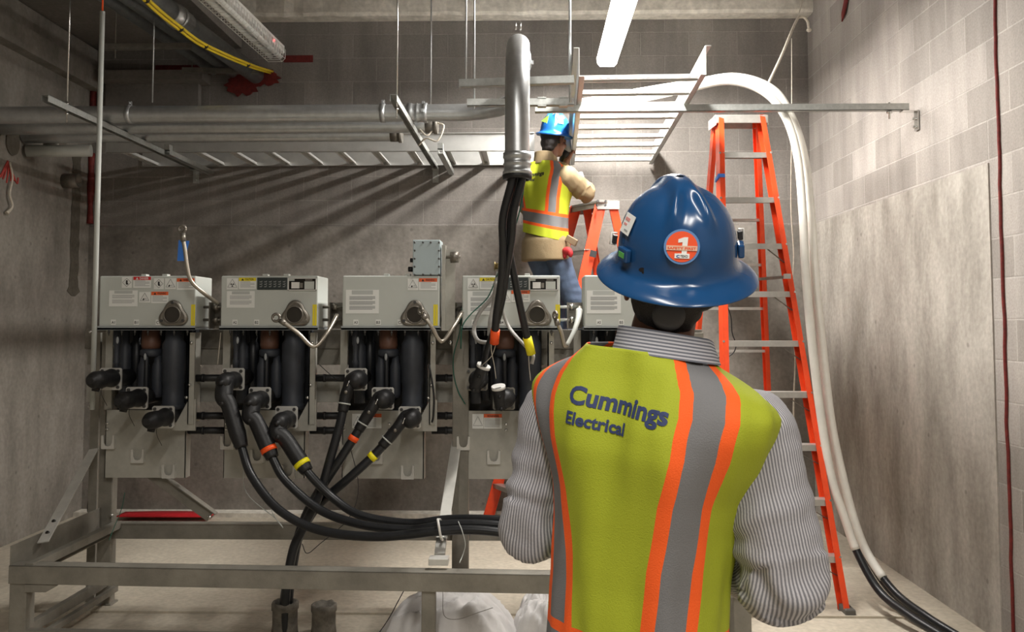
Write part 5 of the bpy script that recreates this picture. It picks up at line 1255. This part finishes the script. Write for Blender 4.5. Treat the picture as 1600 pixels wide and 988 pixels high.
sh1 = shirt(man, T1, J1, STR, .93, rad=(.084, .082, .080, .056), fold=1.2)
ck = I1 @ W(1040, 545, 1.64)
collar(man, T1, V((ck.x, ck.y, 0)), STC, r=(.092, .088), z0=1.515, z1=1.562, tilt=.10, roll=.12)
VM = vestmat('lime vest cloth', 1.022, 1.002, .952, .932)
v1 = vest(man, T1, VM, .885, seed=2, folds=1.7)
NAVY = mat('navy print', (.025, .04, .12), .7)
lettering(v1, T1, 'Cummings', -.085, 1.427, .200, .044, -.05, NAVY, .035, 'vest_lettering', v1.data)
lettering(v1, T1, 'Electrical', -.085, 1.390, .116, .031, -.05, NAVY, .03, 'vest_lettering', v1.data)
hair(man, H1, hr1)
BLUEH = hatmat('blue hat shell', (.010, .060, .17))
hh = Euler((math.radians(19), math.radians(7), math.radians(2)), 'XYZ')
hh = (Matrix.Rotation(-RZ1, 3, 'Z') @ Euler((math.radians(22), math.radians(-2), math.radians(3)), 'XYZ').to_matrix()).to_euler()
hatc = I1 @ W(1057, 396, 1.66)
hat1, surf1, HP = hard_hat(man, hatc, hh, BLUEH, h=.135)
def sticker(parent, surf, an, el, shapes, name, mats):
    p, tx, ty, nn = surf(an, el)
    g = MB()
    for kind, x, y, a_1, a_2, m_, lift in shapes:
        o_ = p+tx*x+ty*y+nn*(.0015+lift)
        if kind == 'disc': g.cyl(o_-nn*.0035, o_, a_1, seg=32, m=m_)
        elif kind == 'rect': g.prism([(-a_1/2, -a_2/2), (a_1/2, -a_2/2), (a_1/2, a_2/2), (-a_1/2, a_2/2)], o_-nn*.0006, tx, ty, .0008, m_)
        elif kind == 'poly': g.prism(a_1, o_-nn*.0006, tx, ty, .0008, m_)
        else: g.text(kind, o_, tx, ty, a_1, m_, .02, width=a_2)
    return g.build(name, mats, parent)
RIM = mat('pale blue rim', (.12, .25, .50), .4)
one = [(-.006, -.0185), (.0125, -.0185), (.0125, -.012), (.009, -.012), (.0105, .017), (.004, .017), (-.0065, .013), (-.0065, .007), (.001, .008), (0, -.012), (-.006, -.012)]
PEACH = mat('peach band', (.75, .48, .34), .5)
sticker(hat1, surf1, -PI/2-.20, .215, [('disc', 0, 0, .0315, 0, 0, .0015), ('disc', 0, 0, .0275, 0, 1, .0022), ('poly', 0, 0, one, 0, 2, .003), ('rect', 0, -.0025, .054, .0085, 3, .0036), ('SAFETY FIRST', -.025, -.005, .0062, .05, 1, .0042), ('rect', .001, -.0165, .026, .0085, 2, .0036), ('c', -.009, -.0195, .010, .006, 4, .0042), ('TEXO', -.002, -.0190, .006, .013, 5, .0042)], 'round_sticker', [RIM, mat('sticker orange', (.85, .10, .03), .45), WHT, PEACH, mat('logo blue', (.02, .10, .35), .5), INK])
sticker(hat1, surf1, -PI+.22, .30, [('rect', 0, 0, .042, .038, 0, .0015), ('rect', -.006, .008, .020, .006, 1, .0022), ('rect', -.008, -.002, .014, .004, 1, .0022), ('rect', .004, -.012, .016, .003, 2, .0022)], 'square_sticker', [WHT, mat('pale red print', (.7, .3, .28), .5), TXT])
# accessory slots and clips on the rim
for an, nm in ((-PI+.36, 'left'), (-.30, 'right')):
    p, tx, ty, nn = surf1(an, .055); g = MB(); g.box(p+nn*.006, (.034, .012, .026), 0, Matrix((tx, nn, ty)).transposed()); sl = g.build('accessory_slot', BLUEH, hat1, bevel=.003)
    if an < -1: g = MB(); g.box(p+nn*.0125-ty*.0, (.020, .001, .010), 0, Matrix((tx, nn, ty)).transposed()); g.build('green_label', mat('green label', (.12, .45, .10), .5), hat1)
for an in (-PI+.02, -.02):
    p, tx, ty, nn = surf1(an, .12); g = MB(); q = p+nn*.008
    g.tube([q-ty*.010-tx*.0, q+nn*.010-ty*.010, q+nn*.010+ty*.012, q+ty*.012], .0022, 6, straight=True); g.box(q+nn*.003, (.010, .008, .016), 1, Matrix((tx, nn, ty)).transposed()); g.build('strap_clip', [WPL, INK], hat1)
g = MB(); kq = I1 @ W(1045, 492, 1.57); g.lathe(kq, I1.to_3x3() @ V((-.05, -1, .05)), [(-.02, .030), (0, .030), (.006, .028), (.009, .020), (.009, 0)], 28); g.build('ratchet_knob', mat('grey knob', (.07, .07, .075), .6), hat1)
g = MB(); R = []
for a in range(17):
    an = -PI+PI*a/16; q = hatc+hh.to_matrix() @ V((.088*math.cos(an), .110*math.sin(an), -.045-.030*math.sin(-an)))
    R.append(q)
g.tube(R, .008, 8, straight=True); g.build('head_band', RUB, hat1)

# ---- the worker on the ladder
ZST = 1.235
LOC2 = V(((853-829)/F*6.3, 6.30, ZST)); RZ2 = -math.radians(38)
I2 = (Matrix.Translation(LOC2) @ Matrix.Rotation(RZ2, 4, 'Z')).inverted()
def l2(px, py, d): return I2 @ W(px, py, d)
T2 = Torso(lean=(.0, .0), roll=.03, grow=.004)
hc2 = I2 @ W(866, 218, 6.30); hr2 = Euler((math.radians(-6), 0, math.radians(-6)), 'XYZ')
J2 = {'L': (V((-.20, .0, 1.40)), V((-.26, .16, 1.17)), l2(884, 256, 6.50), V((.1, .3, .9)), V((0, 1, 0))), 'R': (V((.20, -.01, 1.40)), l2(916, 302, 6.28), l2(906, 284, 6.50), V((-.25, .8, .5)), V((-1, 0, 0))), 'sideL': 1, 'sideR': -1, 'curl': .7}
wk, H2 = person('worker in a bright blue hard hat and lime vest standing on the shorter ladder', LOC2, RZ2, T2, V((0, 0, 1.54)), hc2, hr2, J2, legs={'L': (V((-.085, 0, .92)), V((-.03, .15, .50)), V((.02, .16, .09))), 'R': (V((.085, 0, .92)), V((.17, .12, .50)), V((.20, .14, .09)))})
shirt(wk, T2, J2, TANF, .80, 'work_shirt', rad=(.088, .080, .070, .052), seed=5, hem=.022)
collar(wk, T2, V((0, .0, 0)), TANF, r=(.085, .085), z0=1.51, z1=1.60, tilt=.1)
VM2 = vestmat('lime vest cloth of the ladder worker', 1.17, 1.148, 1.075, 1.053, short=True, br=1.35)
v2 = vest(wk, T2, VM2, .985, seed=6, slant=.26)
lettering(v2, T2, 'Cummings', -.10, 1.415, .19, .044, 0, INK, .035, 'vest_lettering', v2.data)
lettering(v2, T2, 'Electrical', -.10, 1.378, .10, .031, 0, INK, .03, 'vest_lettering', v2.data)
hair(wk, H2, hr2, tail=-.085)
hh2 = (Matrix.Rotation(-RZ2, 3, 'Z') @ Euler((math.radians(4), math.radians(9), math.radians(-25)), 'XYZ').to_matrix()).to_euler()
hat2, surf2, HP2 = hard_hat(wk, I2 @ W(867, 205, 6.30), hh2, hatmat('bright blue hat shell', (.02, .15, .50)), rx=.105, ry=.125, h=.135, brim=.028)
sticker(hat2, surf2, -1.95, .32, [('poly', 0, 0, [(-.035, -.03), (.035, -.03), (.015, .035)], 0, 0, .001)], 'lime_sticker', [mat('lime sticker', (.45, .80, .12), .5)])
sticker(hat2, surf2, -.72, .30, [('rect', 0, 0, .045, .05, 0, .001)], 'green_sticker', [mat('green sticker', (.02, .50, .10), .5)])
sticker(hat2, surf2, -1.3, .62, [('disc', 0, 0, .026, 0, 0, .001)], 'painted_highlight', [WHT])  # highlight near the hat's crown, painted as a white disc
# tool belt items
g = MB(); q = l2(886, 392, 6.15); ellip(g, q, .040, .03, .03); ellip(g, q+V((.03, 0, -.02)), .02, .02, .032); ellip(g, q+V((-.02, 0, -.03)), .016, .018, .03); me = remesh(g, 'red_glove', .008, 2); put(me, 'red_glove', mat('red glove', (.45, .02, .025), .7), wk)
g = MB(); q = l2(893, 376, 6.15); g.box(q, (.10, .02, .05), 0, Euler((0, .5, 0))); g.build('tool_pouch', mat('tan leather', (.30, .22, .14), .7), wk, bevel=.005)
GLV = mat('white work glove', (.62, .62, .64), .7)
g = MB(); q = J2['R'][2]; hd = J2['R'][3].normalized(); pn = V((-1, 0, 0)); chain(g, [q-hd*.03, q], [.034, .032]); 
hand(g, q, hd, pn, -1, .7); me = remesh(g, 'work_glove', .005, 2); put(me, 'work_glove', GLV, wk, fn=lambda c, n_: c+n_*.003)
# grey power tool held up beside his face
c = W(884, 232, 6.52); t = thing('power_tool', c, 'grey and black power tool held up beside the face of the ladder worker', 'power tool')
g = MB(); g.tube([c+V((-.01, 0, .09)), c+V((.0, 0, .05)), c+V((.01, 0, .0)), c+V((.01, 0, -.03))], [.030, .038, .036, .030], 16, 5); g.build('tool_body', mat('grey tool case', (.42, .44, .47), .4), t)
g = MB(); g.tube([c+V((.01, 0, -.03)), c+V((-.01, 0, -.06)), c+V((-.03, .01, -.10))], [.036, .034, .026], 14, 5); g.build('tool_grip', RUB, t)
